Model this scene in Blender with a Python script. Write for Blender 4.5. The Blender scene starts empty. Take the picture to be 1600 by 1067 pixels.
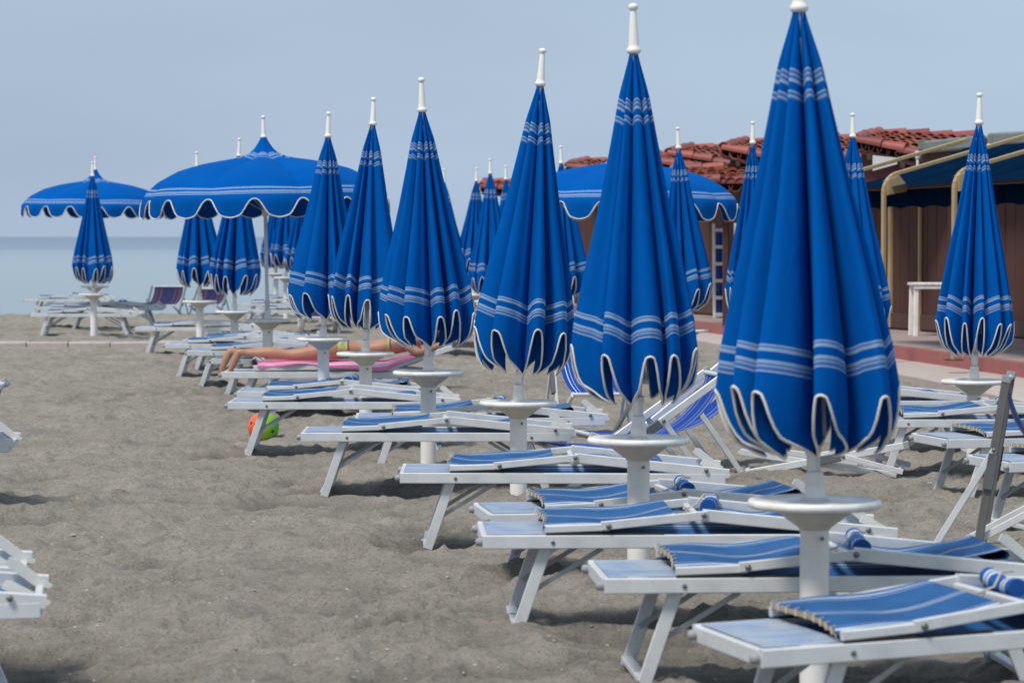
import bpy, math, random
import numpy as np
from mathutils import Vector, Matrix
R = math.radians
PI = math.pi
random.seed(7)
scene = bpy.context.scene
COL = scene.collection

# ------------------------------------------------------------------ camera, sky, sun, exposure
F = 4700.0            # focal length in photo pixels (1600 wide)
CAMH = 1.6
PITCH = math.atan((533.5 - 370) / F)
cd = bpy.data.cameras.new('camera'); cam = bpy.data.objects.new('camera', cd); COL.objects.link(cam)
cam.location = (0, 0, CAMH); cam.rotation_euler = (PI / 2 - PITCH, 0, 0)
cd.sensor_width = 36; cd.lens = F * 36 / 1600
cd.clip_start = 0.5; cd.clip_end = 60000
cd.dof.use_dof = True; cd.dof.focus_distance = 19.0; cd.dof.aperture_fstop = 5.6
scene.camera = cam

SUN_EL, SUN_AZ = R(58), R(-138)       # high, hazy sun behind the camera's left shoulder
world = bpy.data.worlds.new("World"); scene.world = world; world.use_nodes = True
wn = world.node_tree; wn.nodes.clear()
sky = wn.nodes.new('ShaderNodeTexSky'); sky.sky_type = 'NISHITA'; sky.sun_disc = False
sky.sun_elevation = SUN_EL; sky.sun_rotation = PI - SUN_AZ
sky.dust_density = 4; sky.air_density = 1.3
bg1 = wn.nodes.new('ShaderNodeBackground'); bg1.inputs[1].default_value = 0.05
wn.links.new(sky.outputs[0], bg1.inputs[0])
# thin even overcast in front of the blue sky: slightly brighter higher up and towards the right
tc = wn.nodes.new('ShaderNodeTexCoord'); sp = wn.nodes.new('ShaderNodeSeparateXYZ')
wn.links.new(tc.outputs['Generated'], sp.inputs[0])
mr = wn.nodes.new('ShaderNodeMapRange'); mr.inputs[1].default_value = -0.28; mr.inputs[2].default_value = 0.28
wn.links.new(sp.outputs[0], mr.inputs[0])
mr2 = wn.nodes.new('ShaderNodeMapRange'); mr2.inputs[1].default_value = 0.0; mr2.inputs[2].default_value = 0.08
mr2.inputs[3].default_value = 0.0; mr2.inputs[4].default_value = 1.0
wn.links.new(sp.outputs[2], mr2.inputs[0])
mixc = wn.nodes.new('ShaderNodeMix'); mixc.data_type = 'RGBA'
mixc.inputs[6].default_value = (0.375, 0.480, 0.635, 1); mixc.inputs[7].default_value = (0.480, 0.620, 0.770, 1)
wn.links.new(mr.outputs[0], mixc.inputs[0])
mixd = wn.nodes.new('ShaderNodeMix'); mixd.data_type = 'RGBA'
mixd.inputs[6].default_value = (0.415, 0.520, 0.660, 1)
fac = wn.nodes.new('ShaderNodeMath'); fac.operation = 'MULTIPLY_ADD'; fac.inputs[1].default_value = .6; fac.inputs[2].default_value = .4
wn.links.new(mr2.outputs[0], fac.inputs[0]); wn.links.new(fac.outputs[0], mixd.inputs[0])
wn.links.new(mixc.outputs[2], mixd.inputs[7])
# faint cloud texture
nz = wn.nodes.new('ShaderNodeTexNoise'); nz.inputs['Scale'].default_value = 5; nz.inputs['Detail'].default_value = 5
mp = wn.nodes.new('ShaderNodeMapping'); mp.inputs[3].default_value = (1, 1, 3.5)
wn.links.new(tc.outputs['Generated'], mp.inputs[0]); wn.links.new(mp.outputs[0], nz.inputs[0])
mr3 = wn.nodes.new('ShaderNodeMapRange'); mr3.inputs[3].default_value = 1.04; mr3.inputs[4].default_value = 1.17
mr3.inputs[1].default_value = .3; mr3.inputs[2].default_value = .7
wn.links.new(nz.outputs[0], mr3.inputs[0])
bg2 = wn.nodes.new('ShaderNodeBackground')
wn.links.new(mixd.outputs[2], bg2.inputs[0]); wn.links.new(mr3.outputs[0], bg2.inputs[1])
ms = wn.nodes.new('ShaderNodeMixShader'); ms.inputs[0].default_value = .86
wo = wn.nodes.new('ShaderNodeOutputWorld')
wn.links.new(bg1.outputs[0], ms.inputs[1]); wn.links.new(bg2.outputs[0], ms.inputs[2]); wn.links.new(ms.outputs[0], wo.inputs[0])

sl = bpy.data.lights.new('sun', 'SUN'); sl.energy = 3.2; sl.angle = R(12); sl.color = (1.0, .95, .875)
so = bpy.data.objects.new('sun', sl); COL.objects.link(so)
sd = Vector((math.sin(SUN_AZ) * math.cos(SUN_EL), math.cos(SUN_AZ) * math.cos(SUN_EL), math.sin(SUN_EL)))
so.rotation_euler = sd.to_track_quat('Z', 'Y').to_euler()
so.location = (0, 0, 30)
scene.view_settings.view_transform = 'Standard'; scene.view_settings.look = 'None'
scene.view_settings.exposure = 0.0; scene.view_settings.gamma = 1
scene.render.engine = 'CYCLES'

# ------------------------------------------------------------------ helpers
def ray(px, py):
    cx = (px - 800) / F; cy = (533.5 - py) / F
    return Vector((cx, math.cos(PITCH) + cy * math.sin(PITCH), cy * math.cos(PITCH) - math.sin(PITCH)))
def P(px, py, z=0.0):                  # point of the horizontal plane z seen at that spot
    d = ray(px, py); k = (z - CAMH) / d.z
    return Vector((d.x * k, d.y * k, z))
def Q(px, py, dist):                   # point at that distance from the camera
    d = ray(px, py); k = dist / d.y
    return Vector((d.x * k, dist, CAMH + d.z * k))

class MB:
    def __init__(s): s.v = []; s.f = []; s.uv = {}; s.sm = []
    def add(s, vs, fs, uvs=None, smooth=False):
        o = len(s.v); s.v += [tuple(p) for p in vs]
        for i, f in enumerate(fs):
            if uvs is not None: s.uv[len(s.f)] = [uvs[j] for j in f]
            s.f.append(tuple(o + j for j in f)); s.sm.append(smooth)
    def box(s, c, d, M=None):
        c = Vector(c); hx, hy, hz = d[0] / 2, d[1] / 2, d[2] / 2
        vs = [Vector((x, y, z)) for x in (-hx, hx) for y in (-hy, hy) for z in (-hz, hz)]
        if M is not None: vs = [M @ p for p in vs]
        s.add([c + p for p in vs], [(0, 1, 3, 2), (4, 6, 7, 5), (0, 4, 5, 1), (2, 3, 7, 6), (0, 2, 6, 4), (1, 5, 7, 3)])
    def beam(s, a, b, w, h, up=(0, 0, 1), ch=0.15):   # chamfered bar from a to b; w sideways, h along up
        a = Vector(a); b = Vector(b); t = (b - a).normalized(); up = Vector(up)
        sd = t.cross(up)
        if sd.length < 1e-5: sd = t.cross(Vector((1, 0, 0)))
        sd.normalize(); u = sd.cross(t).normalized()
        c = min(w, h) * ch; W = w / 2; H = h / 2
        prof = [(-W + c, -H), (W - c, -H), (W, -H + c), (W, H - c), (W - c, H), (-W + c, H), (-W, H - c), (-W, -H + c)]
        vs = [a + sd * x + u * y for x, y in prof] + [b + sd * x + u * y for x, y in prof]
        fs = [(i, (i + 1) % 8, 8 + (i + 1) % 8, 8 + i) for i in range(8)] + [tuple(range(7, -1, -1)), tuple(range(8, 16))]
        s.add(vs, fs)
    def tube(s, pts, r, n=8, closed=False, caps=True):
        pts = [Vector(p) for p in pts]; m = len(pts)
        rr = r if isinstance(r, (list, tuple)) else [r] * m
        vs = []; prev = None
        for i, p in enumerate(pts):
            if closed: t = pts[(i + 1) % m] - pts[i - 1]
            else: t = pts[min(i + 1, m - 1)] - pts[max(i - 1, 0)]
            if t.length < 1e-9: t = Vector((0, 0, 1))
            t.normalize()
            if prev is None:
                a = t.cross(Vector((0, 0, 1)))
                if a.length < .1: a = t.cross(Vector((1, 0, 0)))
            else:
                a = prev - t * prev.dot(t)
                if a.length < 1e-4: a = t.cross(Vector((.3, .5, .8)))
            a.normalize(); prev = a; b = t.cross(a)
            for k in range(n):
                q = 2 * PI * k / n; vs.append(p + (a * math.cos(q) + b * math.sin(q)) * rr[i])
        fs = []
        for i in range(m if closed else m - 1):
            j = (i + 1) % m
            for k in range(n):
                l = (k + 1) % n; fs.append((i * n + k, i * n + l, j * n + l, j * n + k))
        if caps and not closed:
            fs += [tuple(range(n - 1, -1, -1)), tuple(range((m - 1) * n, m * n))]
        s.add(vs, fs, smooth=True)
    def lathe(s, prof, n=24, M=None, caps=True):          # prof of (r, z)
        vs = []
        for r, z in prof:
            for k in range(n):
                q = 2 * PI * k / n; p = Vector((r * math.cos(q), r * math.sin(q), z)); vs.append(M @ p if M is not None else p)
        fs = []
        for i in range(len(prof) - 1):
            for k in range(n):
                l = (k + 1) % n; fs.append((i * n + k, i * n + l, (i + 1) * n + l, (i + 1) * n + k))
        if caps: fs += [tuple(range(n - 1, -1, -1)), tuple(range((len(prof) - 1) * n, len(prof) * n))]
        s.add(vs, fs, smooth=True)
    def sheet(s, fn, nu, nv):                     # fn(u,v) -> point, u,v in 0..1 with uv
        vs = []; uv = []
        for i in range(nu + 1):
            for j in range(nv + 1):
                vs.append(fn(i / nu, j / nv)); uv.append((i / nu, j / nv))
        fs = [(i * (nv + 1) + j, (i + 1) * (nv + 1) + j, (i + 1) * (nv + 1) + j + 1, i * (nv + 1) + j + 1) for i in range(nu) for j in range(nv)]
        s.add(vs, fs, uv, True)
    def prism(s, poly, y0, y1, axis='y'):          # polygon of (x,z) extruded along y
        n = len(poly)
        if axis == 'y': vs = [(x, y0, z) for x, z in poly] + [(x, y1, z) for x, z in poly]
        else: vs = [(x, y, y0) for x, y in poly] + [(x, y, y1) for x, y in poly]
        s.add(vs, [tuple(range(n)), tuple(range(2 * n - 1, n - 1, -1))] + [(i, n + i, n + (i + 1) % n, (i + 1) % n) for i in range(n)])
    def mesh(s, name, mat):
        me = bpy.data.meshes.new(name); me.from_pydata(s.v, [], s.f)
        me.polygons.foreach_set('use_smooth', s.sm)
        if s.uv:
            l = me.uv_layers.new(name='UVMap')
            for p in me.polygons:
                if p.index in s.uv:
                    for k, li in enumerate(p.loop_indices): l.data[li].uv = s.uv[p.index][k]
        me.materials.append(mat); me.update()
        if any(s.sm) and not all(s.sm):
            try: me.set_sharp_from_angle(angle=R(40))
            except Exception: pass
        elif any(s.sm):
            try: me.set_sharp_from_angle(angle=R(60))
            except Exception: pass
        return me
    def build(s, name, mat, parent=None):
        o = bpy.data.objects.new(name, s.mesh(name, mat)); COL.objects.link(o)
        if parent is not None: o.parent = parent
        return o

def tag(o, label, cat, group=None):
    o['label'] = label; o['category'] = cat
    if group: o['group'] = group
    return o
def empty(name, loc=(0, 0, 0), rz=0.0):
    o = bpy.data.objects.new(name, None); COL.objects.link(o); o.location = loc; o.rotation_euler = (0, 0, rz)
    o.empty_display_size = .1
    return o
def copy_tree(o, parent=None):
    c = o.copy(); COL.objects.link(c); c.parent = parent
    for ch in list(o.children): copy_tree(ch, c)
    return c

# ------------------------------------------------------------------ materials
def mat(name, col, rough=.6, metal=0.0, noise=None, bump=None, spec=.5):
    m = bpy.data.materials.new(name); m.use_nodes = True; n = m.node_tree; b = n.nodes['Principled BSDF']
    b.inputs['Base Color'].default_value = (*col, 1); b.inputs['Roughness'].default_value = rough
    b.inputs['Metallic'].default_value = metal; b.inputs['Specular IOR Level'].default_value = spec
    t = n.nodes.new('ShaderNodeTexCoord')
    if noise:                           # (scale, other colour, amount)
        z = n.nodes.new('ShaderNodeTexNoise'); z.inputs['Scale'].default_value = noise[0]; z.inputs['Detail'].default_value = 6
        z.inputs['Roughness'].default_value = .65
        n.links.new(t.outputs['Object'], z.inputs[0])
        r = n.nodes.new('ShaderNodeMapRange'); r.inputs[1].default_value = .42; r.inputs[2].default_value = .72
        r.inputs[4].default_value = noise[2]; n.links.new(z.outputs[0], r.inputs[0])
        x = n.nodes.new('ShaderNodeMix'); x.data_type = 'RGBA'
        x.inputs[6].default_value = (*col, 1); x.inputs[7].default_value = (*noise[1], 1)
        n.links.new(r.outputs[0], x.inputs[0]); n.links.new(x.outputs[2], b.inputs['Base Color'])
    if bump:
        z = n.nodes.new('ShaderNodeTexNoise'); z.inputs['Scale'].default_value = bump[0]; z.inputs['Detail'].default_value = 5
        n.links.new(t.outputs['Object'], z.inputs[0])
        u = n.nodes.new('ShaderNodeBump'); u.inputs['Strength'].default_value = bump[1]; u.inputs['Distance'].default_value = bump[2]
        n.links.new(z.outputs[0], u.inputs['Height']); n.links.new(u.outputs[0], b.inputs['Normal'])
    return m

M_alu = mat('painted_aluminium', (.69, .705, .71), .42, .12, (9, (.50, .51, .515), .55))
M_alu_grey = mat('bare_aluminium', (.40, .42, .43), .4, .55, (14, (.28, .29, .30), .6))
M_steel = mat('bolt_steel', (.20, .20, .21), .45, .7)
M_rubber = mat('grey_rubber', (.30, .31, .33), .6)
M_black = mat('gap_shade_black', (.015, .017, .02), .7)  # near-black that paints the shade in the lounger frame's gap
M_post = mat('white_post_plastic', (.86, .835, .79), .5, 0, (4, (.58, .54, .48), .5))
M_tray = mat('worn_white_tray', (.88, .86, .82), .45, 0, (11, (.52, .47, .40), .6), (60, .15, .002))
M_funnel = mat('offwhite_funnel', (.66, .64, .59), .5, 0, (10, (.48, .44, .38), .5))
M_finial = mat('ivory_plastic', (.86, .83, .77), .5)
M_pipe = mat('ivory_piping', (.74, .70, .61), .8, 0, (30, (.52, .50, .44), .6))
M_tan = mat('tan_hem', (.52, .40, .27), .85, 0, (70, (.28, .21, .15), .8))
M_bracket = mat('bracket_plastic', (.70, .69, .64), .5)
M_dkplastic = mat('dark_grey_plastic', (.12, .13, .14), .5)
M_beige = mat('beige_awning_paint', (.44, .32, .17), .5, 0, (8, (.36, .26, .14), .5))
M_navy = mat('navy_awning_canvas', (.002, .012, .034), 1.0, 0, (3, (.004, .020, .048), .6), None, .0)
M_brown = mat('brown_stained_boards', (.082, .031, .021), .8, 0, (3.0, (.055, .022, .016), .8), (40, .2, .004))
M_brown2 = mat('dark_brown_frame', (.085, .042, .030), .65, 0, (6, (.06, .03, .024), .6))
M_whitewall = mat('white_gable_paint', (.72, .72, .70), .7)
M_gutter = mat('green_grey_gutter', (.20, .225, .20), .55, 0, (5, (.13, .15, .14), .6))
M_platform = mat('pink_concrete', (.36, .275, .255), .8, 0, (1.4, (.28, .215, .20), .7), (50, .2, .004))
M_redkerb = mat('red_painted_kerb', (.36, .115, .105), .7, 0, (5, (.26, .10, .09), .7))
M_pave = mat('pale_pink_paving', (.50, .42, .385), .8, 0, (1.8, (.40, .34, .31), .8), (50, .2, .004))
M_slab = mat('stone_slab', (.48, .41, .385), .8, 0, (5, (.36, .30, .28), .8))
M_redtrim = mat('dark_red_trim', (.115, .030, .026), .6, 0, (5, (.07, .022, .02), .6))
M_tile = []
for i, c in enumerate([(.27, .058, .046), (.33, .075, .056), (.21, .048, .042), (.40, .13, .06), (.32, .17, .12)]):
    M_tile.append(mat('roof_tile_glaze', c, .55, 0, (14, tuple(q * .6 for q in c), .7)))
M_skin = mat('tanned_skin', (.44, .225, .145), .55, 0, (5, (.34, .155, .095), .7), (30, .2, .004))
M_skin.node_tree.nodes['Principled BSDF'].inputs['Subsurface Weight'].default_value = .08
M_hair = mat('dark_hair', (.03, .018, .012), .55)
M_towel = mat('pink_towel', (.72, .22, .40), .95, 0, (40, (.78, .36, .50), .7), (160, .5, .004))
M_towel2 = mat('white_towel', (.72, .70, .70), .95, 0, (12, (.70, .45, .55), .6))
M_cord = mat('beige_cord', (.50, .46, .38), .8)
M_plum = mat('plum_cloth', (.09, .012, .035), .9)
M_magenta = mat('magenta_cloth', (.55, .07, .22), .9)

def canopy_material(name, lit=1.0):
    """blue acrylic canvas with woven white stripe groups at fixed distances (UV v) from the apex"""
    m = bpy.data.materials.new(name); m.use_nodes = True; n = m.node_tree; b = n.nodes['Principled BSDF']
    uv = n.nodes.new('ShaderNodeUVMap'); uv.uv_map = 'UVMap'; s = n.nodes.new('ShaderNodeSeparateXYZ'); n.links.new(uv.outputs[0], s.inputs[0])
    def ramp(bands):
        r = n.nodes.new('ShaderNodeValToRGB'); r.color_ramp.interpolation = 'CONSTANT'
        el = r.color_ramp.elements
        while len(el) > 1: el.remove(el[-1])
        el[0].position = 0; el[0].color = (0, 0, 0, 1)
        for a, c, k in bands:
            w = (c - a) / (k * 2 - 1)
            for i in range(k):
                e = el.new(a + 2 * i * w); e.color = (1, 1, 1, 1)
                e = el.new(a + (2 * i + 1) * w + w * .12); e.color = (.22, .22, .22, 1) if i < k - 1 else (0, 0, 0, 1)
        n.links.new(s.outputs[1], r.inputs[0]); return r
    r1 = ramp([(.136, .166, 6), (.186, .206, 4)]); r2 = ramp([(.765, .779, 3), (.798, .826, 5)])
    ad = n.nodes.new('ShaderNodeMath'); ad.operation = 'ADD'; ad.use_clamp = True
    n.links.new(r1.outputs[0], ad.inputs[0]); n.links.new(r2.outputs[0], ad.inputs[1])
    z = n.nodes.new('ShaderNodeTexNoise'); z.inputs['Scale'].default_value = 2.3; z.inputs['Detail'].default_value = 6
    t = n.nodes.new('ShaderNodeTexCoord'); n.links.new(t.outputs['Object'], z.inputs[0])
    x0 = n.nodes.new('ShaderNodeMix'); x0.data_type = 'RGBA'
    x0.inputs[6].default_value = (.0, .071, .315, 1); x0.inputs[7].default_value = (.0, .105, .41, 1)
    n.links.new(z.outputs[0], x0.inputs[0])
    x = n.nodes.new('ShaderNodeMix'); x.data_type = 'RGBA'; x.inputs[7].default_value = (.29, .41, .57, 1)
    sc = n.nodes.new('ShaderNodeMath'); sc.operation = 'MULTIPLY'; sc.inputs[1].default_value = .85
    n.links.new(ad.outputs[0], sc.inputs[0]); n.links.new(sc.outputs[0], x.inputs[0]); n.links.new(x0.outputs[2], x.inputs[6])
    n.links.new(x.outputs[2], b.inputs['Base Color'])
    b.inputs['Roughness'].default_value = .9; b.inputs['Specular IOR Level'].default_value = .04
    # soft wrinkles and weave
    z2 = n.nodes.new('ShaderNodeTexNoise'); z2.inputs['Scale'].default_value = 7; z2.inputs['Detail'].default_value = 4
    z2.inputs['Distortion'].default_value = .6
    mp = n.nodes.new('ShaderNodeMapping'); mp.inputs[3].default_value = (1, 1, .45)
    n.links.new(t.outputs['Object'], mp.inputs[0]); n.links.new(mp.outputs[0], z2.inputs[0])
    bu = n.nodes.new('ShaderNodeBump'); bu.inputs['Strength'].default_value = .5; bu.inputs['Distance'].default_value = .02
    n.links.new(z2.outputs[0], bu.inputs['Height']); n.links.new(bu.outputs[0], b.inputs['Normal'])
    tr = n.nodes.new('ShaderNodeBsdfTranslucent'); n.links.new(x.outputs[2], tr.inputs[0])
    mx = n.nodes.new('ShaderNodeMixShader'); mx.inputs[0].default_value = .03
    out = n.nodes['Material Output']
    n.links.new(b.outputs[0], mx.inputs[1]); n.links.new(tr.outputs[0], mx.inputs[2]); n.links.new(mx.outputs[0], out.inputs[0])
    return m
M_canopy = canopy_material('blue_striped_canvas')

def stripe_cloth(name, base, stripes, fade=None, axis=1, rough=.85, bump=True):
    """woven stripes along one UV axis: stripes = [(centre, half width, colour)]"""
    m = bpy.data.materials.new(name); m.use_nodes = True; n = m.node_tree; b = n.nodes['Principled BSDF']
    uv = n.nodes.new('ShaderNodeUVMap'); uv.uv_map = 'UVMap'; s = n.nodes.new('ShaderNodeSeparateXYZ'); n.links.new(uv.outputs[0], s.inputs[0])
    r = n.nodes.new('ShaderNodeValToRGB'); r.color_ramp.interpolation = 'CONSTANT'; el = r.color_ramp.elements
    while len(el) > 1: el.remove(el[-1])
    el[0].position = 0; el[0].color = (*base, 1)
    for c, h, col in stripes:
        e = el.new(c - h); e.color = (*col, 1); e = el.new(c + h); e.color = (*base, 1)
    n.links.new(s.outputs[axis], r.inputs[0]); src = r.outputs[0]
    t = n.nodes.new('ShaderNodeTexCoord')
    if fade:                            # (colour, low, high): worn, sun bleached patches
        z = n.nodes.new('ShaderNodeTexNoise'); z.inputs['Scale'].default_value = 6; z.inputs['Detail'].default_value = 7
        oi = n.nodes.new('ShaderNodeObjectInfo'); va = n.nodes.new('ShaderNodeVectorMath'); va.operation = 'ADD'
        cmb = n.nodes.new('ShaderNodeCombineXYZ'); mu = n.nodes.new('ShaderNodeMath'); mu.operation = 'MULTIPLY'; mu.inputs[1].default_value = 40
        n.links.new(oi.outputs['Random'], mu.inputs[0]); n.links.new(mu.outputs[0], cmb.inputs[0])
        n.links.new(t.outputs['Object'], va.inputs[0]); n.links.new(cmb.outputs[0], va.inputs[1]); n.links.new(va.outputs[0], z.inputs[0])
        q = n.nodes.new('ShaderNodeMapRange'); q.inputs[1].default_value = .35; q.inputs[2].default_value = .65
        q.inputs[3].default_value = fade[1]; q.inputs[4].default_value = fade[2]
        n.links.new(z.outputs[0], q.inputs[0])
        x = n.nodes.new('ShaderNodeMix'); x.data_type = 'RGBA'; x.inputs[7].default_value = (*fade[0], 1)
        n.links.new(q.outputs[0], x.inputs[0]); n.links.new(src, x.inputs[6]); src = x.outputs[2]
    n.links.new(src, b.inputs['Base Color']); b.inputs['Roughness'].default_value = rough
    b.inputs['Specular IOR Level'].default_value = .3
    if bump:
        z2 = n.nodes.new('ShaderNodeTexNoise'); z2.inputs['Scale'].default_value = 9; z2.inputs['Detail'].default_value = 5
        n.links.new(t.outputs['Object'], z2.inputs[0])
        bu = n.nodes.new('ShaderNodeBump'); bu.inputs['Strength'].default_value = .35; bu.inputs['Distance'].default_value = .01
        n.links.new(z2.outputs[0], bu.inputs['Height']); n.links.new(bu.outputs[0], b.inputs['Normal'])
    return m
WH = (.55, .60, .66); GR = (.30, .30, .36)
BEDST = [(.05, .010, WH), (.10, .004, WH), (.47, .005, WH), (.50, .012, GR), (.53, .005, WH), (.90, .004, WH), (.95, .010, WH)]
M_bed = stripe_cloth('blue_lounger_cloth', (.010, .074, .215), BEDST, ((.035, .13, .31), .0, .5))
M_foot = stripe_cloth('bleached_foot_cloth', (.10, .20, .42), BEDST, ((.34, .39, .45), .40, 1.0))
M_roll = stripe_cloth('roll_cloth', (.010, .085, .30), [(.16, .03, WH), (.26, .03, WH), (.74, .03, WH), (.84, .03, WH)], None)
M_deck = stripe_cloth('royal_blue_sling', (.001, .048, .30), [(.08, .009, WH), (.14, .004, WH), (.30, .022, (.16, .20, .38)), (.70, .022, (.16, .20, .38)), (.86, .004, WH), (.92, .009, WH)], None)
M_darkdeck = stripe_cloth('navy_and_rust_sling', (.010, .016, .085), [(.10, .03, (.11, .04, .03)), (.25, .025, (.10, .036, .03)), (.5, .02, (.03, .02, .03)), (.74, .03, (.11, .04, .03)), (.89, .025, (.10, .036, .03))], None)
M_bikini = mat('yellow_green_print', (.48, .44, .16), .85, 0, (26, (.10, .20, .12), .9))

# sand
def sand_material():
    m = bpy.data.materials.new('grey_sand'); m.use_nodes = True; n = m.node_tree; b = n.nodes['Principled BSDF']
    t = n.nodes.new('ShaderNodeTexCoord')
    def noise(sc, det, rough=.6):
        z = n.nodes.new('ShaderNodeTexNoise'); z.inputs['Scale'].default_value = sc; z.inputs['Detail'].default_value = det
        z.inputs['Roughness'].default_value = rough; n.links.new(t.outputs['Object'], z.inputs[0]); return z
    def mix(a, bb, f):
        x = n.nodes.new('ShaderNodeMix'); x.data_type = 'RGBA'
        for sck, val in ((x.inputs[6], a), (x.inputs[7], bb)):
            if isinstance(val, tuple): sck.default_value = (*val, 1)
            else: n.links.new(val, sck)
        n.links.new(f, x.inputs[0]); return x.outputs[2]
    def rng(o, a, c, lo=0, hi=1):
        r = n.nodes.new('ShaderNodeMapRange'); r.inputs[1].default_value = a; r.inputs[2].default_value = c
        r.inputs[3].default_value = lo; r.inputs[4].default_value = hi; n.links.new(o, r.inputs[0]); return r.outputs[0]
    c = mix((.312, .278, .234), (.378, .339, .287), rng(noise(.8, 5).outputs[0], .35, .65))
    c = mix(c, (.225, .203, .176), rng(noise(5, 8, .75).outputs[0], .46, .66, 0, .8))
    c = mix(c, (.12, .11, .10), rng(noise(58, 5, .85).outputs[0], .50, .68, 0, .85))
    c = mix(c, (.52, .50, .46), rng(noise(75, 4, .85).outputs[0], .57, .72, 0, .8))
    # wet band near the water
    s = n.nodes.new('ShaderNodeSeparateXYZ'); g = n.nodes.new('ShaderNodeNewGeometry'); n.links.new(g.outputs['Position'], s.inputs[0])
    wet = rng(s.outputs[2], -.02, -.16)
    c = mix(c, (.085, .078, .07), wet)
    # scattered shells
    v = n.nodes.new('ShaderNodeTexVoronoi'); v.inputs['Scale'].default_value = 7; n.links.new(t.outputs['Object'], v.inputs[0])
    sh = n.nodes.new('ShaderNodeMath'); sh.operation = 'LESS_THAN'; sh.inputs[1].default_value = .045; n.links.new(v.outputs['Distance'], sh.inputs[0])
    c = mix(c, (.55, .52, .46), sh.outputs[0])
    n.links.new(c, b.inputs['Base Color']); b.inputs['Roughness'].default_value = .95; b.inputs['Specular IOR Level'].default_value = .15
    bu = n.nodes.new('ShaderNodeBump'); bu.inputs['Strength'].default_value = .9; bu.inputs['Distance'].default_value = .045
    n.links.new(noise(14, 9, .72).outputs[0], bu.inputs['Height'])
    bu2 = n.nodes.new('ShaderNodeBump'); bu2.inputs['Strength'].default_value = .5; bu2.inputs['Distance'].default_value = .004
    n.links.new(noise(240, 3, .7).outputs[0], bu2.inputs['Height']); n.links.new(bu.outputs[0], bu2.inputs['Normal'])
    n.links.new(bu2.outputs[0], b.inputs['Normal'])
    return m
M_sand = sand_material()

def sea_material():
    m = bpy.data.materials.new('sea_water'); m.use_nodes = True; n = m.node_tree; b = n.nodes['Principled BSDF']
    t = n.nodes.new('ShaderNodeTexCoord'); g = n.nodes.new('ShaderNodeSeparateXYZ'); n.links.new(t.outputs['Object'], g.inputs[0])
    r = n.nodes.new('ShaderNodeValToRGB'); mr = n.nodes.new('ShaderNodeMath'); mr.operation = 'LOGARITHM'; mr.inputs[1].default_value = 10
    n.links.new(g.outputs[1], mr.inputs[0])
    q = n.nodes.new('ShaderNodeMapRange'); q.inputs[1].default_value = 1.8; q.inputs[2].default_value = 3.2; n.links.new(mr.outputs[0], q.inputs[0])
    mp0 = n.nodes.new('ShaderNodeMapping'); mp0.inputs[3].default_value = (.004, .03, 1); n.links.new(t.outputs['Object'], mp0.inputs[0])
    z0 = n.nodes.new('ShaderNodeTexNoise'); z0.inputs['Scale'].default_value = 1; z0.inputs['Detail'].default_value = 4; n.links.new(mp0.outputs[0], z0.inputs[0])
    ad = n.nodes.new('ShaderNodeMath'); ad.operation = 'MULTIPLY_ADD'; ad.inputs[1].default_value = .25; 
    n.links.new(z0.outputs[0], ad.inputs[0]); sub = n.nodes.new('ShaderNodeMath'); sub.operation = 'SUBTRACT'; sub.inputs[1].default_value = .125
    n.links.new(q.outputs[0], sub.inputs[0]); n.links.new(sub.outputs[0], ad.inputs[2]); n.links.new(ad.outputs[0], r.inputs[0])
    el = r.color_ramp.elements; el[0].position = 0; el[0].color = (.27, .335, .37, 1); el[1].position = 1; el[1].color = (.165, .22, .29, 1)
    e = el.new(.35); e.color = (.29, .355, .40, 1); e = el.new(.50); e.color = (.27, .345, .40, 1); e = el.new(.62); e.color = (.19, .255, .325, 1)
    n.links.new(r.outputs[0], b.inputs['Base Color']); b.inputs['Roughness'].default_value = .45; b.inputs['Specular IOR Level'].default_value = .5
    mp = n.nodes.new('ShaderNodeMapping'); mp.inputs[3].default_value = (.25, 1, 1); n.links.new(t.outputs['Object'], mp.inputs[0])
    z = n.nodes.new('ShaderNodeTexNoise'); z.inputs['Scale'].default_value = .9; z.inputs['Detail'].default_value = 8; z.inputs['Roughness'].default_value = .65
    n.links.new(mp.outputs[0], z.inputs[0])
    bu = n.nodes.new('ShaderNodeBump'); bu.inputs['Strength'].default_value = .5; bu.inputs['Distance'].default_value = .25
    n.links.new(z.outputs[0], bu.inputs['Height']); n.links.new(bu.outputs[0], b.inputs['Normal'])
    return m
M_sea = sea_material()

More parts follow.
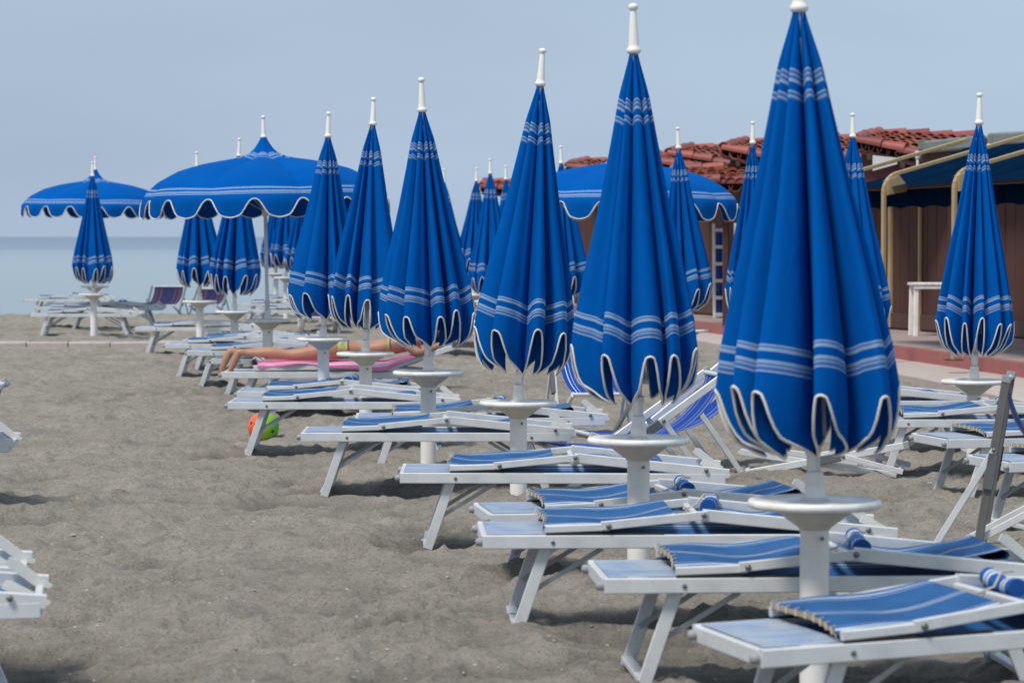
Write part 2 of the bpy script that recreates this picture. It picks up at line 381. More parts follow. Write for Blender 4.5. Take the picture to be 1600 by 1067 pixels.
# ------------------------------------------------------------------ ground
rs = np.random.RandomState(5)
TAB = rs.rand(256, 256)
def vnoise(x, y):
    xi = np.floor(x).astype(int); yi = np.floor(y).astype(int); fx = x - xi; fy = y - yi
    fx = fx * fx * fx * (fx * (fx * 6 - 15) + 10); fy = fy * fy * fy * (fy * (fy * 6 - 15) + 10)
    a = TAB[xi & 255, yi & 255]; b = TAB[(xi + 1) & 255, yi & 255]; c = TAB[xi & 255, (yi + 1) & 255]; d = TAB[(xi + 1) & 255, (yi + 1) & 255]
    return (a * (1 - fx) + b * fx) * (1 - fy) + (c * (1 - fx) + d * fx) * fy - .5
DIPS = []       # (x, y, radius, depth)
def gz(x, y):
    x = np.asarray(x, float); y = np.asarray(y, float)
    wx = x + .35 * vnoise(x * 1.3 + 9, y * 1.3); wy = y + .35 * vnoise(x * 1.3, y * 1.3 + 31)
    h = .060 * vnoise(wx * .55 + 3, wy * .55) + .050 * vnoise(wx * 1.5 + 50, wy * 1.9 + 7)
    h += .055 * (1 - 2 * np.abs(vnoise(wx * 2.2 + 13, wy * 3.0 + 80)) * 1.6) - .045
    h += .030 * (.5 - np.abs(vnoise(wx * 4.3 + 25, wy * 6.1 + 3)) * 2) + .034 * vnoise(wx * 5.1 + 5, wy * 7.0 + 5) + .026 * vnoise(wx * 11 + 51, wy * 14 + 77)
    h += .022 * vnoise(wx * 23 + 11, wy * 29 + 7) + .010 * vnoise(wx * 51 + 1, wy * 60 + 17)
    for a, b, r, d in DIPS:
        q = ((x - a) ** 2 + (y - b) ** 2) / (r * r); h = h - d * np.exp(-q)
    h = h * (1 - .9 * np.exp(-((y - 44) / .9) ** 2))
    sh = 60 + np.maximum(0, x) * 6.0
    s = np.clip((y - sh) / 9.0, 0, 4); h = h * np.clip(1.3 - s, .15, 1) - .22 * s ** 1.25
    h = h - np.clip((y - sh - 30) / 40, 0, 1) * 3
    return h
def gzf(x, y): return float(gz(np.array([x]), np.array([y]))[0])

for px, py, r, d in [(1275, 1040, .5, .06), (900, 945, .55, .05), (1120, 1010, .6, .06), (560, 755, .6, .05), (760, 830, .5, .05), (90, 1035, .22, .05),
                     (40, 1042, .25, .05), (455, 700, .45, .04), (1330, 1050, .6, .05), (980, 895, .5, .04)]:
    p = P(px, py); DIPS.append((p.x, p.y, r, d))
for px, d in [(998, 13.8), (810, 18.2), (669, 20), (571, 24.4), (505, 26.5), (1523, 21.5), (146, 47)]:   # sand heaped round the posts
    DIPS.append(((px - 800) / F * d, d, .5, -.07))
DIPS.append((-2.35, 25.7, .40, -.11))
_rr = random.Random(3)                # footprints
for i in range(260):
    p = P(_rr.uniform(-100, 1500), 560 + 520 * _rr.random() ** 1.3); DIPS.append((p.x, p.y, _rr.uniform(.05, .13), _rr.uniform(.015, .05)))

ys = np.concatenate([np.linspace(-30, 5, 12), 5.2 * np.exp(np.linspace(0, math.log(70 / 5.2), 1500)), np.array([75, 82, 92, 110, 150, 300, 900])])
tt = np.concatenate([-np.exp(np.linspace(math.log(30), math.log(.3), 14)), np.linspace(-.27, .27, 420), np.exp(np.linspace(math.log(.3), math.log(30), 14))])
X = np.abs(np.maximum(ys, 8))[:, None] * tt[None, :]; Y = np.repeat(ys[:, None], len(tt), 1)
Z = gz(X, Y)
far = (np.abs(X) > 25) | (Y < 4); Z = np.where(far, np.minimum(Z, 0.05), Z)
nr, nc = X.shape
co = np.stack([X, Y, Z], -1).reshape(-1, 3)
idx = np.arange(nr * nc).reshape(nr, nc)
quads = np.stack([idx[:-1, :-1], idx[:-1, 1:], idx[1:, 1:], idx[1:, :-1]], -1).reshape(-1, 4)
me = bpy.data.meshes.new('sand_beach'); me.vertices.add(len(co)); me.vertices.foreach_set('co', co.ravel())
me.loops.add(quads.size); me.loops.foreach_set('vertex_index', quads.ravel().astype(np.int32))
me.polygons.add(len(quads)); me.polygons.foreach_set('loop_start', np.arange(0, quads.size, 4, dtype=np.int32))
me.polygons.foreach_set('loop_total', np.full(len(quads), 4, dtype=np.int32)); me.update(); me.validate()
me.polygons.foreach_set('use_smooth', np.ones(len(quads), bool)); me.materials.append(M_sand)
o = bpy.data.objects.new('sand_beach', me); COL.objects.link(o); o['kind'] = 'structure'

b = MB(); b.add([(-30000, 55, -.22), (30000, 55, -.22), (30000, 45000, -.22), (-30000, 45000, -.22)], [(0, 1, 2, 3)])
o = b.build('sea', M_sea); o['kind'] = 'structure'

# shell bits and pebbles lying on the sand
b = MB(); tint = _rr
for i in range(900):
    p = P(_rr.uniform(-60, 1660), 545 + 540 * _rr.random()); r = _rr.uniform(.003, .010) * (1.6 if _rr.random() < .06 else 1)
    z = gzf(p.x, p.y) + r * .2; a = _rr.uniform(0, 6.28); c, s_ = math.cos(a), math.sin(a)
    vs = [(p.x + r * (c * ux - s_ * uy), p.y + r * (s_ * ux + c * uy), z + r * uz * .6) for ux, uy, uz in ((1.4, 0, 0), (.2, .9, .1), (-1.1, .3, 0), (-.3, -.8, .05), (0, 0, 1))]
    b.add(vs, [(0, 1, 4), (1, 2, 4), (2, 3, 4), (3, 0, 4)])
o = b.build('shell_bits', mat('shell_and_pebble', (.50, .47, .42), .8, 0, (1.7, (.09, .085, .08), 1.0))); o['kind'] = 'stuff'

# row of pale stone slabs across the sand
b = MB(); a = P(-60, 541, .01)
path = empty('slab_path', (0, 44.0, 0)); path['kind'] = 'structure'
sb = MB(); sb.beam((-.298, 0, 0), (.298, 0, 0), .42, .09); smesh = sb.mesh('slab', M_slab)
xx = -8.6; k = 0
while xx < 2.6:
    s = bpy.data.objects.new('slab', smesh); COL.objects.link(s); s.parent = path
    s.location = (xx, 44 + _rr.uniform(-.02, .02) - 44, .022 + _rr.uniform(-.006, .006)); s.rotation_euler = (_rr.uniform(-.02, .02), _rr.uniform(-.015, .015), _rr.uniform(-.02, .02)); xx += .61; k += 1

# ------------------------------------------------------------------ platform, paving, huts
WD = Vector((.267, -.964, 0)).normalized()     # along the hut fronts, towards the camera
WN = Vector((-.964, -.267, 0)).normalized()    # out of the fronts, towards the beach
def wallpt(s, out=0.0, z=0.0):                 # s metres from the far end of the fronts
    return Vector((1.40, 61.0, 0)) + WD * s + WN * out + Vector((0, 0, z))
kerb = [(1.0, 62.0), (3.1, 48.5), (4.76, 38.6), (5.57, 32.9), (6.9, 24.0)]
pvl = [(.2, 60.0), (2.75, 44.6), (4.42, 32.9), (4.78, 28.0), (5.3, 23.0)]
def strip(name, A, B, z0, z1, m):
    b = MB(); n = len(A)
    vs = [(x, y, z1) for x, y in A] + [(x, y, z1) for x, y in B] + [(x, y, z0) for x, y in A] + [(x, y, z0) for x, y in B]
    fs = [(i, n + i, n + i + 1, i + 1) for i in range(n - 1)] + [(2 * n + i, i, i + 1, 2 * n + i + 1) for i in range(n - 1)]
    fs += [(n + i, 3 * n + i, 3 * n + i + 1, n + i + 1) for i in range(n - 1)] + [(0, 2 * n, 3 * n, n), (n - 1, 2 * n - 1, 4 * n - 1, 3 * n - 1)]
    b.add(vs, fs); o = b.build(name, m); o['kind'] = 'structure'; return o
strip('paving', pvl, [(x + .02, y) for x, y in kerb], -.4, .062, M_pave)
strip('red_kerb', [(x, y) for x, y in kerb], [(x + .16, y) for x, y in kerb], -.3, .215, M_redkerb)
strip('platform', [(x + .16, y) for x, y in kerb], [(x + 12, y + 3) for x, y in kerb], -.3, .205, M_platform)
PZ = .205

# half-round clay tile
def tile_mesh(m):
    b = MB(); n = 6; r0, r1, L = .085, .105, .46; vs = []
    for (r, x) in ((r0, 0), (r1, L)):
        for rr in (r, r - .016):
            for k in range(n + 1):
                q = PI * k / n; vs.append((x, rr * math.cos(q), rr * math.sin(q)))
    N = n + 1; fs = []
    for k in range(n):
        fs += [(k, k + 1, 2 * N + k + 1, 2 * N + k), (N + k + 1, N + k, 3 * N + k, 3 * N + k + 1), (k + 1, k, N + k, N + k + 1), (2 * N + k, 2 * N + k + 1, 3 * N + k + 1, 3 * N + k)]
    b.add(vs, fs, smooth=True); return b.mesh('roof_tile', m)
TM = [tile_mesh(m) for m in M_tile]
def frame_matrix(org, ax, side, up):
    M = Matrix((ax, side, up)).transposed().to_4x4(); M.translation = org; return M
def cap_mesh(m):
    b = MB(); L = .46; vs = []
    n = 8
    for (r, x) in ((.072, 0), (.095, L)):
        for rr in (r, r - .02):
            for k in range(n + 1):
                q = PI * (-.08 + 1.16 * k / n); vs.append((x, rr * math.cos(q), rr * math.sin(q)))
    N = n + 1; fs = []
    for k in range(n):
        fs += [(k, k + 1, 2 * N + k + 1, 2 * N + k), (N + k + 1, N + k, 3 * N + k, 3 * N + k + 1), (k + 1, k, N + k, N + k + 1), (2 * N + k, 2 * N + k + 1, 3 * N + k + 1, 3 * N + k)]
    b.add(vs, fs, smooth=True); return b.mesh('verge_tile', m)
CM = [cap_mesh(m) for m in M_tile[:3]]
def orient(o, p, ax, up, extra=None):
    ax = ax.normalized(); sd = up.cross(ax).normalized(); u = ax.cross(sd)
    o.matrix_local = frame_matrix(p, ax, sd, u) @ (extra or Matrix.Identity(4))
def tiled_roof(parent, H, L, TL, TR_, rnd, orange=.15):
    """front edge H->L runs down to the right under cap tiles; courses of half-round tiles climb from it to TL, TR_"""
    def bl(u, v): return H.lerp(L, u).lerp(TL.lerp(TR_, u), v)
    up = (L - H).cross(TL - H).normalized()
    if up.z < 0: up = -up
    c = [H, L, TR_, TL]; deck = MB()
    deck.add([q - up * .05 for q in c] + [q - up * .11 for q in c], [(0, 1, 2, 3), (7, 6, 5, 4), (0, 4, 5, 1), (1, 5, 6, 2), (2, 6, 7, 3), (3, 7, 4, 0)])
    rf = deck.build('roof', M_brown2, parent)
    def put(meshes, name, p, ax, ex=None):
        o = bpy.data.objects.new(name, rnd.choice(meshes)); COL.objects.link(o); o.parent = rf; orient(o, p, ax, up, ex)
    w = ((L - H).length + (TR_ - TL).length) / 2; dl = (TL - H).length
    nc = max(3, int(round(w / .155))); nr = max(3, int(round(dl / .36)))
    J = lambda a: Matrix.Rotation(rnd.uniform(-a, a), 4, 'X') @ Matrix.Rotation(rnd.uniform(-a, a), 4, 'Z')
    for i in range(nc + 1):
        for j in range(nr):
            v0 = (j + .08) / nr; v1 = min(1.05, (j + 1.15) / nr); u = i / nc
            a = bl(u, v1); b_ = bl(u, v0)
            pal = [TM[3]] if rnd.random() < orange else [TM[0], TM[1], TM[4], TM[3], TM[1]]
            put(pal, 'roof_tile', a + up * (.012 + rnd.uniform(0, .015)), b_ - a, Matrix.Rotation(R(-4), 4, 'Y') @ J(.04))
            if i < nc:
                a = bl(u + .5 / nc, v1); b_ = bl(u + .5 / nc, v0)
                put([TM[4], TM[1], TM[2]], 'roof_tile', a + up * .02, b_ - a, Matrix.Rotation(PI, 4, 'X') @ J(.03))
    # cap tiles along the sloping front edge, overlapping like a chain, and at the right side and the top
    for (A, B, off) in ((H, L, .05), (TL, TR_, .06), (H, TL, .05)):
        n = max(2, int(round((B - A).length / .36)))
        for k in range(n):
            a = A.lerp(B, k / n); put(CM, 'verge_tile', a + up * (off + .012 * (k % 2)) - (B - A).normalized() * .03, B - A, Matrix.Rotation(R(-3.5), 4, 'Y') @ J(.035))
    # rafter ends under the front edge
    n = max(2, int((L - H).length / .42))
    for k in range(n):
        a = H.lerp(L, (k + .5) / n) - up * .13; g = MB(); g.beam(a - (TL - H).normalized() * .03, a + (TL - H).normalized() * .5, .07, .09); g.build('rafter', M_brown2, rf)
    return rf
rnd = random.Random(11)
hut_labels = ['beach hut of brown boards under the dark blue awning, at the right edge', 'brown beach hut whose tile roof corner shows right behind the nearest umbrella',
              'third brown beach hut from the right with red tiles between the two tall front umbrellas', 'brown beach hut with red tiled roof rising behind the white rack of folded loungers',
              'brown beach hut with tiles showing just right of the second closed umbrella', 'leftmost brown hut of the tiled row beside the half hidden open umbrella']
side = -WN
# fronts: board by board, one hut every 3 m of the row
nh = 9
hut_s = [(16.2, 31.0), (13.2, 16.2), (10.2, 13.2), (7.2, 10.2), (4.2, 7.2), (-.3, 4.2)]
board = MB(); board.beam((0, 0, 0), (0, 0, 2.35), .316, .036, up=(0, 1, 0), ch=.3); bmesh_ = board.mesh('board', M_brown)
huts = []
for hi, (s0, s1) in enumerate(hut_s):
    org = wallpt((s0 + s1) / 2, 0, PZ)
    h = empty('beach_hut', org); tag(h, hut_labels[hi], 'beach hut', 'brown beach huts in a row behind the umbrellas'); huts.append(h)
    inv = Matrix.Translation(-org)
    def loc(v): return v - org
    # core walls behind the boards
    c = MB(); A0 = wallpt(s0, -.04, PZ); A1 = wallpt(s1, -.04, PZ); B0 = wallpt(s0, -3.2, PZ); B1 = wallpt(s1, -3.2, PZ); u = Vector((0, 0, 2.45))
    vs = [loc(q) for q in (A0, A1, B1, B0)]; vs += [q + u for q in vs]
    c.add(vs, [(0, 1, 5, 4), (1, 2, 6, 5), (2, 3, 7, 6), (3, 0, 4, 7), (4, 5, 6, 7)])
    wall = c.build('wall', M_brown2, h)
    ang = math.atan2(WD.y, WD.x)
    s = s0 + .17
    while s < s1:
        door = hi == 0 and 17.3 < s < 18.9
        o = bpy.data.objects.new('board', bmesh_); COL.objects.link(o); o.parent = wall
        o.location = loc(wallpt(s, -.02 - (.10 if door else 0) + rnd.uniform(-.004, .004), PZ)) ; o.rotation_euler = (0, 0, ang)
        if door: o.location = loc(wallpt(s, -.02, PZ))
        s += .335
    # skirting and top fascia, corner trims
    t = MB(); t.beam(loc(wallpt(s0, .02, PZ + .14)), loc(wallpt(s1, .02, PZ + .14)), .03, .22); t.build('skirting', M_brown2, h)
    t = MB(); t.beam(loc(wallpt(s0, .03, PZ + 2.42)), loc(wallpt(s1, .03, PZ + 2.42)), .05, .26); t.build('fascia', M_brown2, h)
    t = MB(); t.beam(loc(wallpt(s0 + .02, .025, PZ + .03)), loc(wallpt(s0 + .02, .025, PZ + 2.3)), .06, .09, up=WD); t.build('trim', M_beige if hi == 0 else M_brown2, h)
# beige edged doorway trim on the awning hut
h0 = huts[0]
t = MB(); t.beam(wallpt(17.35, .03, PZ) - h0.location, wallpt(17.35, .03, PZ + 2.3) - h0.location, .05, .05, up=WD); t.build('trim', M_beige, h0)

# roofs: front edge H (high, left) to L (low, right), each hut's roof showing left of the nearer one
roofs = [(0, (1336, 212), (1440, 240), 43.2, 1.0), (1, (1236, 217), (1350, 247), 45.8, .95), (2, (1131, 224), (1232, 252), 47.8, .92), (3, (1046, 232), (1168, 259), 51.0, .9),
         (4, (968, 242), (1072, 267), 54.5, .85), (5, (887, 251), (985, 276), 58.5, .8)]
for hi, h_, l_, d0, k in roofs:
    h_ = (h_[0], h_[1] + 13); l_ = (l_[0], l_[1] + 10)
    h = huts[hi]; hl = h.location
    H = Q(*h_, d0 + .3) - hl; L = Q(*l_, d0 - .2) - hl
    TL = Q(h_[0] + 34 * k, h_[1] - 8 * k, d0 + 2.4) - hl; TR_ = Q(l_[0] + 74 * k, l_[1] - 27 * k, d0 + 2.4) - hl
    tiled_roof(h, H, L, TL, TR_, rnd)
    if hi == 1:     # a second chain of tiles just below, the end of the next eave
        tiled_roof(h, Q(1262, 248, d0 - .6) - hl, Q(1338, 271, d0 - .9) - hl, Q(1290, 244, d0 + .6) - hl, Q(1375, 261, d0 + .6) - hl, rnd)
    if hi == 3:
        tiled_roof(h, Q(1020, 257, d0 - .5) - hl, Q(1102, 274, d0 - .9) - hl, Q(1045, 253, d0 + .6) - hl, Q(1130, 267, d0 + .6) - hl, rnd)
    # gable wall under the front edge
    H2 = H + Vector((.12, .22, -.13)); L2 = L + Vector((-.02, .22, -.13)); zb = 2.3 - hl.z + .0
    g = MB(); g.add([H2, L2, Vector((L2.x, L2.y, zb)), Vector((H2.x, H2.y, zb))] + [q + Vector((0, .08, 0)) for q in (H2, L2, Vector((L2.x, L2.y, zb)), Vector((H2.x, H2.y, zb)))],
          [(3, 2, 1, 0), (4, 5, 6, 7), (0, 1, 5, 4), (1, 2, 6, 5), (2, 3, 7, 6), (3, 0, 4, 7)])
    gb = g.build('gable', M_redtrim, h)
    if hi in (0, 3):
        A = Q(1364, 243, d0 - .05) - hl if hi == 0 else Q(1103, 258, d0 - .05) - hl
        B = Q(1402, 247, d0 - .05) - hl if hi == 0 else Q(1121, 262, d0 - .05) - hl
        z2 = -.22 if hi == 0 else -.1
        vs = [A, B, B + Vector((0, 0, z2 * .4)), A + Vector((0, 0, z2))]
        g = MB(); g.add(vs + [q + Vector((0, .04, 0)) for q in vs], [(3, 2, 1, 0), (4, 5, 6, 7), (0, 1, 5, 4), (1, 2, 6, 5), (2, 3, 7, 6), (3, 0, 4, 7)])
        g.build('white_panel', M_whitewall, gb)
# lower porch roof with brighter tiles
h = huts[3]; hl = h.location
tiled_roof(h, Q(1046, 286, 47.0) - hl, Q(1158, 292, 46.8) - hl, Q(1056, 271, 48.6) - hl, Q(1160, 271, 48.4) - hl, rnd, .5)
g = MB(); g.beam(Q(1040, 290, 47.2) - hl, Q(1168, 296, 47.0) - hl, .08, .13); g.build('beam', M_redtrim, h)
t = MB(); q = Q(1134, 292, 47.2); t.beam(q - hl, Vector((q.x, q.y, PZ)) - hl, .09, .09, up=(1, 0, 0)); t.build('porch_post', M_brown, h)
# gutters on the awning hut
def gutter(a, bb, drop):
    g = MB(); g.beam(a, bb, .14, .16); g.build('gutter', M_gutter, h0)
hl = h0.location
g = MB(); g.beam(Q(1443, 231, 42.5) - hl, Q(1534, 222, 40.9) - hl, .16, .17); g.build('gutter', M_gutter, h0)
g = MB(); g.beam(Q(1552, 218, 40.6) - hl, Q(1680, 212, 38.6) - hl, .18, .17); g.build('gutter', M_gutter, h0)
g = MB(); g.beam(Q(1443, 238, 42.6) - hl, Q(1700, 226, 38.4) - hl, .10, .30); g.build('fascia', M_brown, h0)
for (px, py, dd) in ((1443, 226, 42.4), (1556, 218, 40.5)):
    g = MB(); g.box(Q(px, py, dd) - hl, (.13, .13, .13)); g.build('gutter_end', M_gutter, h0)
for (px, py, dd) in ((1434, 243, 42.2), (1546, 232, 40.4)):
    g = MB(); q = Q(px, py, dd) - hl
    g.tube([q + Vector((0, 0, .06)), q - Vector((0, 0, .04)), q - Vector((.0, .0, .15))], .022, 8); g.lathe([(.03, -.05), (.05, 0), (.03, .06)], 10, Matrix.Translation(q)); g.build('lamp_bracket', M_whitewall, h0)
g = MB(); A = Q(1443, 232, 42.7) - hl; B = Q(1690, 218, 38.7) - hl
g.add([A, B, B + side * 3, A + side * 3, A + Vector((0, 0, -.1)), B + Vector((0, 0, -.1)), B + side * 3 + Vector((0, 0, -.1)), A + side * 3 + Vector((0, 0, -.1))], [(0, 1, 2, 3), (7, 6, 5, 4), (0, 4, 5, 1), (1, 5, 6, 2), (2, 6, 7, 3), (3, 7, 4, 0)])
g.build('roof', M_gutter, h0)

# small lower roofed hut far left of the row
hh = empty('beach_hut', (-.25, 66, 0)); tag(hh, 'far low hut, its strip of red roof showing left of the right-leaning umbrella', 'beach hut', 'brown beach huts in a row behind the umbrellas')
hl = hh.location
tiled_roof(hh, Q(753, 296, 65) - hl, Q(815, 303, 64.5) - hl, Q(757, 290, 66.5) - hl, Q(845, 292, 66.5) - hl, rnd, .1)
g = MB(); g.box((.55, .6, 1.2), (1.1, 2.0, 2.5)); g.build('wall', M_brown, hh)

# awning: beige posts bending into arms, navy canvas behind them
aw = empty('awning', (5.2, 38.5, PZ)); tag(aw, 'navy blue canvas awning on bent beige arms and posts in front of the boarded huts', 'awning')
al = aw.location
posts = [((1289, 538), 41.2), ((1380, 548), 0), ((1490, 563), 0), ((1640, 583), 0)]
ends = []
for (px, py), _ in posts:
    f = P(px, py, PZ); top = Vector((f.x, f.y, 2.14)); e = f + Vector((1.95, .9, 0)); e.z = 2.88
    dirh = Vector((e.x - f.x, e.y - f.y, 0)).normalized()
    pts = [f, top]
    for k in range(1, 6):
        q = PI / 2 * k / 5 * .88
        pts.append(top + dirh * (.24 * (1 - math.cos(q))) + Vector((0, 0, .24 * math.sin(q))))
    pts.append(e); ends.append((pts[-2].copy(), e.copy(), f.copy()))
    b = MB(); n = len(pts)
    for i in range(n - 1): b.beam(pts[i] - al, pts[i + 1] - al, .056, .048, up=dirh if i == 0 else (0, 0, 1), ch=.12)
    arm = b.build('arm_post', M_beige, aw)
    b = MB(); gq = top + dirh * .07 + Vector((0, 0, .03)) - al; 
    sdv = dirh.cross(Vector((0, 0, 1)))
    tri = [gq + Vector((0, 0, -.06)) - dirh * .04, gq + dirh * .22 + Vector((0, 0, -.02)), gq + dirh * .24 + Vector((0, 0, .05)), gq + dirh * .12 + Vector((0, 0, .18)), gq - dirh * .04 + Vector((0, 0, .12))]
    b.add([q - sdv * .05 for q in tri] + [q + sdv * .05 for q in tri], [(0, 1, 2, 3, 4), (9, 8, 7, 6, 5)] + [(i, 5 + i, 5 + (i + 1) % 5, (i + 1) % 5) for i in range(5)])
    b.build('gusset', M_beige, arm)
    b = MB(); b.box(f - al + Vector((0, 0, .006)), (.2, .2, .012)); b.build('foot_plate', M_brown2, arm)
def awsheet(u, v):
    a0 = ends[0]; a1 = ends[-1]
    lo = a0[0].lerp(a1[0], u); hi = a0[1].lerp(a1[1], u); lo = lo + Vector((.0, 0, -.16)); hi = hi + Vector((0, 0, -.10))
    p = lo.lerp(hi, v); return p + Vector((0, 0, -.05 * math.sin(PI * v) - .012 * math.sin(u * 36 * PI / 6) ** 2)) - al
b = MB(); b.sheet(awsheet, 36, 6); b.build('canvas', M_navy, aw)
b = MB()
def valance(u, v):
    p = ends[0][0].lerp(ends[-1][0], u) + Vector((.3, .1, -.17 - .26 * v * (1 - .12 * abs(math.sin(u * 30)))));
    return p + Vector((0, .02 * math.sin(u * 60) * v, 0)) - al
b.sheet(valance, 80, 3); b.build('valance', M_navy, aw)
b = MB(); b.beam(ends[0][0] - al + Vector((.27, .1, -.16)), ends[-1][0] - al + Vector((.27, .1, -.16)), .06, .06); b.build('front_bar', M_brown2, aw)

# white plastic table on the platform
tb = empty('plastic_table', P(1468, 524, PZ)); tag(tb, 'white plastic table standing on the pink platform against the boards', 'table')
b = MB(); b.beam((-.42, 0, .73), (.42, 0, .73), .6, .035, ch=.3); b.beam((-.40, -.27, .69), (.40, -.27, .69), .03, .06); b.build('table_top', M_tray, tb)
for sx in (-1, 1):
    for sy in (-1, 1):
        b = MB(); b.beam((sx * .36, sy * .24, .70), (sx * .37, sy * .26, 0), .075, .05, up=(0, 1, 0), ch=.3); b.build('leg', M_post, tb)

# folded striped loungers stacked upright in a white ladder-like rack by the wall
rk = empty('lounger_rack', P(1126, 497, PZ)); tag(rk, 'white ladder-like frame with folded blue striped slings leaning on the brown wall', 'rack')
b = MB()
for x in (-.11, .11): 
    b = MB(); b.beam((x, -.04, 0), (x, .14, 1.62), .05, .05, up=(1, 0, 0)); b.build('upright', M_post, rk)
for k in range(6):
    z = .06 + k * .29; b = MB(); b.beam((-.10, -.04 + .11 * z, z), (.10, -.04 + .11 * z, z), .045, .06); b.build('rung', M_post, rk)
b = MB(); b.sheet(lambda u, v: Vector((-.09 + .18 * v, -.01 + .17 * u + .02 * math.sin(u * 12), .05 + u * 1.5)), 14, 5); b.build('folded_sling', M_deck, rk)
rk2 = copy_tree(rk); rk2.location = P(1160, 500, PZ); rk2['label'] = 'second white frame with folded striped slings, half hidden behind a closed umbrella by the huts'

# ------------------------------------------------------------------ umbrellas
def interp(xs, ys_, x): return float(np.interp(x, xs, ys_))
def sstep(a, b_, x):
    t = min(1, max(0, (x - a) / (b_ - a))); return t * t * (3 - 2 * t)
TR = [0, .03, .13, .25, .42, .635, .79, .88, .94, .985, 1.02, 1.06]
RR_ = [.020, .032, .080, .118, .175, .256, .312, .332, .333, .322, .303, .268]
def finial(parent, z, M):
    b = MB(); b.lathe([(.026, -.01), (.033, 0), (.033, .012), (.026, .018), (.024, .03), (.0155, .18), (.014, .188), (.021, .194), (.023, .204), (.019, .214), (.008, .219)], 14, M @ Matrix.Translation((0, 0, z)))
    b.build('finial', M_finial, parent)
def base_post(root, tz, depth, tr=.25, wear=0):
    b = MB(); b.lathe([(.0515, -depth), (.0515, tz - .09)], 24); p = b.build('post', M_post, root)
    b = MB(); b.lathe([(.0515, tz - .105), (.062, tz - .094), (.140, tz - .036), (.146, tz - .024)], 32, caps=False); b.build('funnel', M_funnel, root)
    b = MB(); r = tr; b.lathe([(.16, tz - .030), (r - .012, tz - .028), (r, tz - .022), (r + .002, tz - .008), (r - .004, tz + .002), (r - .014, tz + .004), (r - .022, tz - .003), (.06, tz - .004), (.045, tz + .01), (.0, tz + .012)], 48)
    b.build('tray', M_tray, root)
    b = MB(); b.lathe([(.008, 0), (.008, .012)], 8, Matrix.Translation((.02, -.062, tz - .13)) @ Matrix.Rotation(PI / 2, 4, 'X')); b.build('screw', M_steel, root)
    b = MB(); b.lathe([(.036, tz), (.036, tz + .05), (.032, tz + .055), (.031, tz + .10)], 18); b.build('socket', M_post, root)

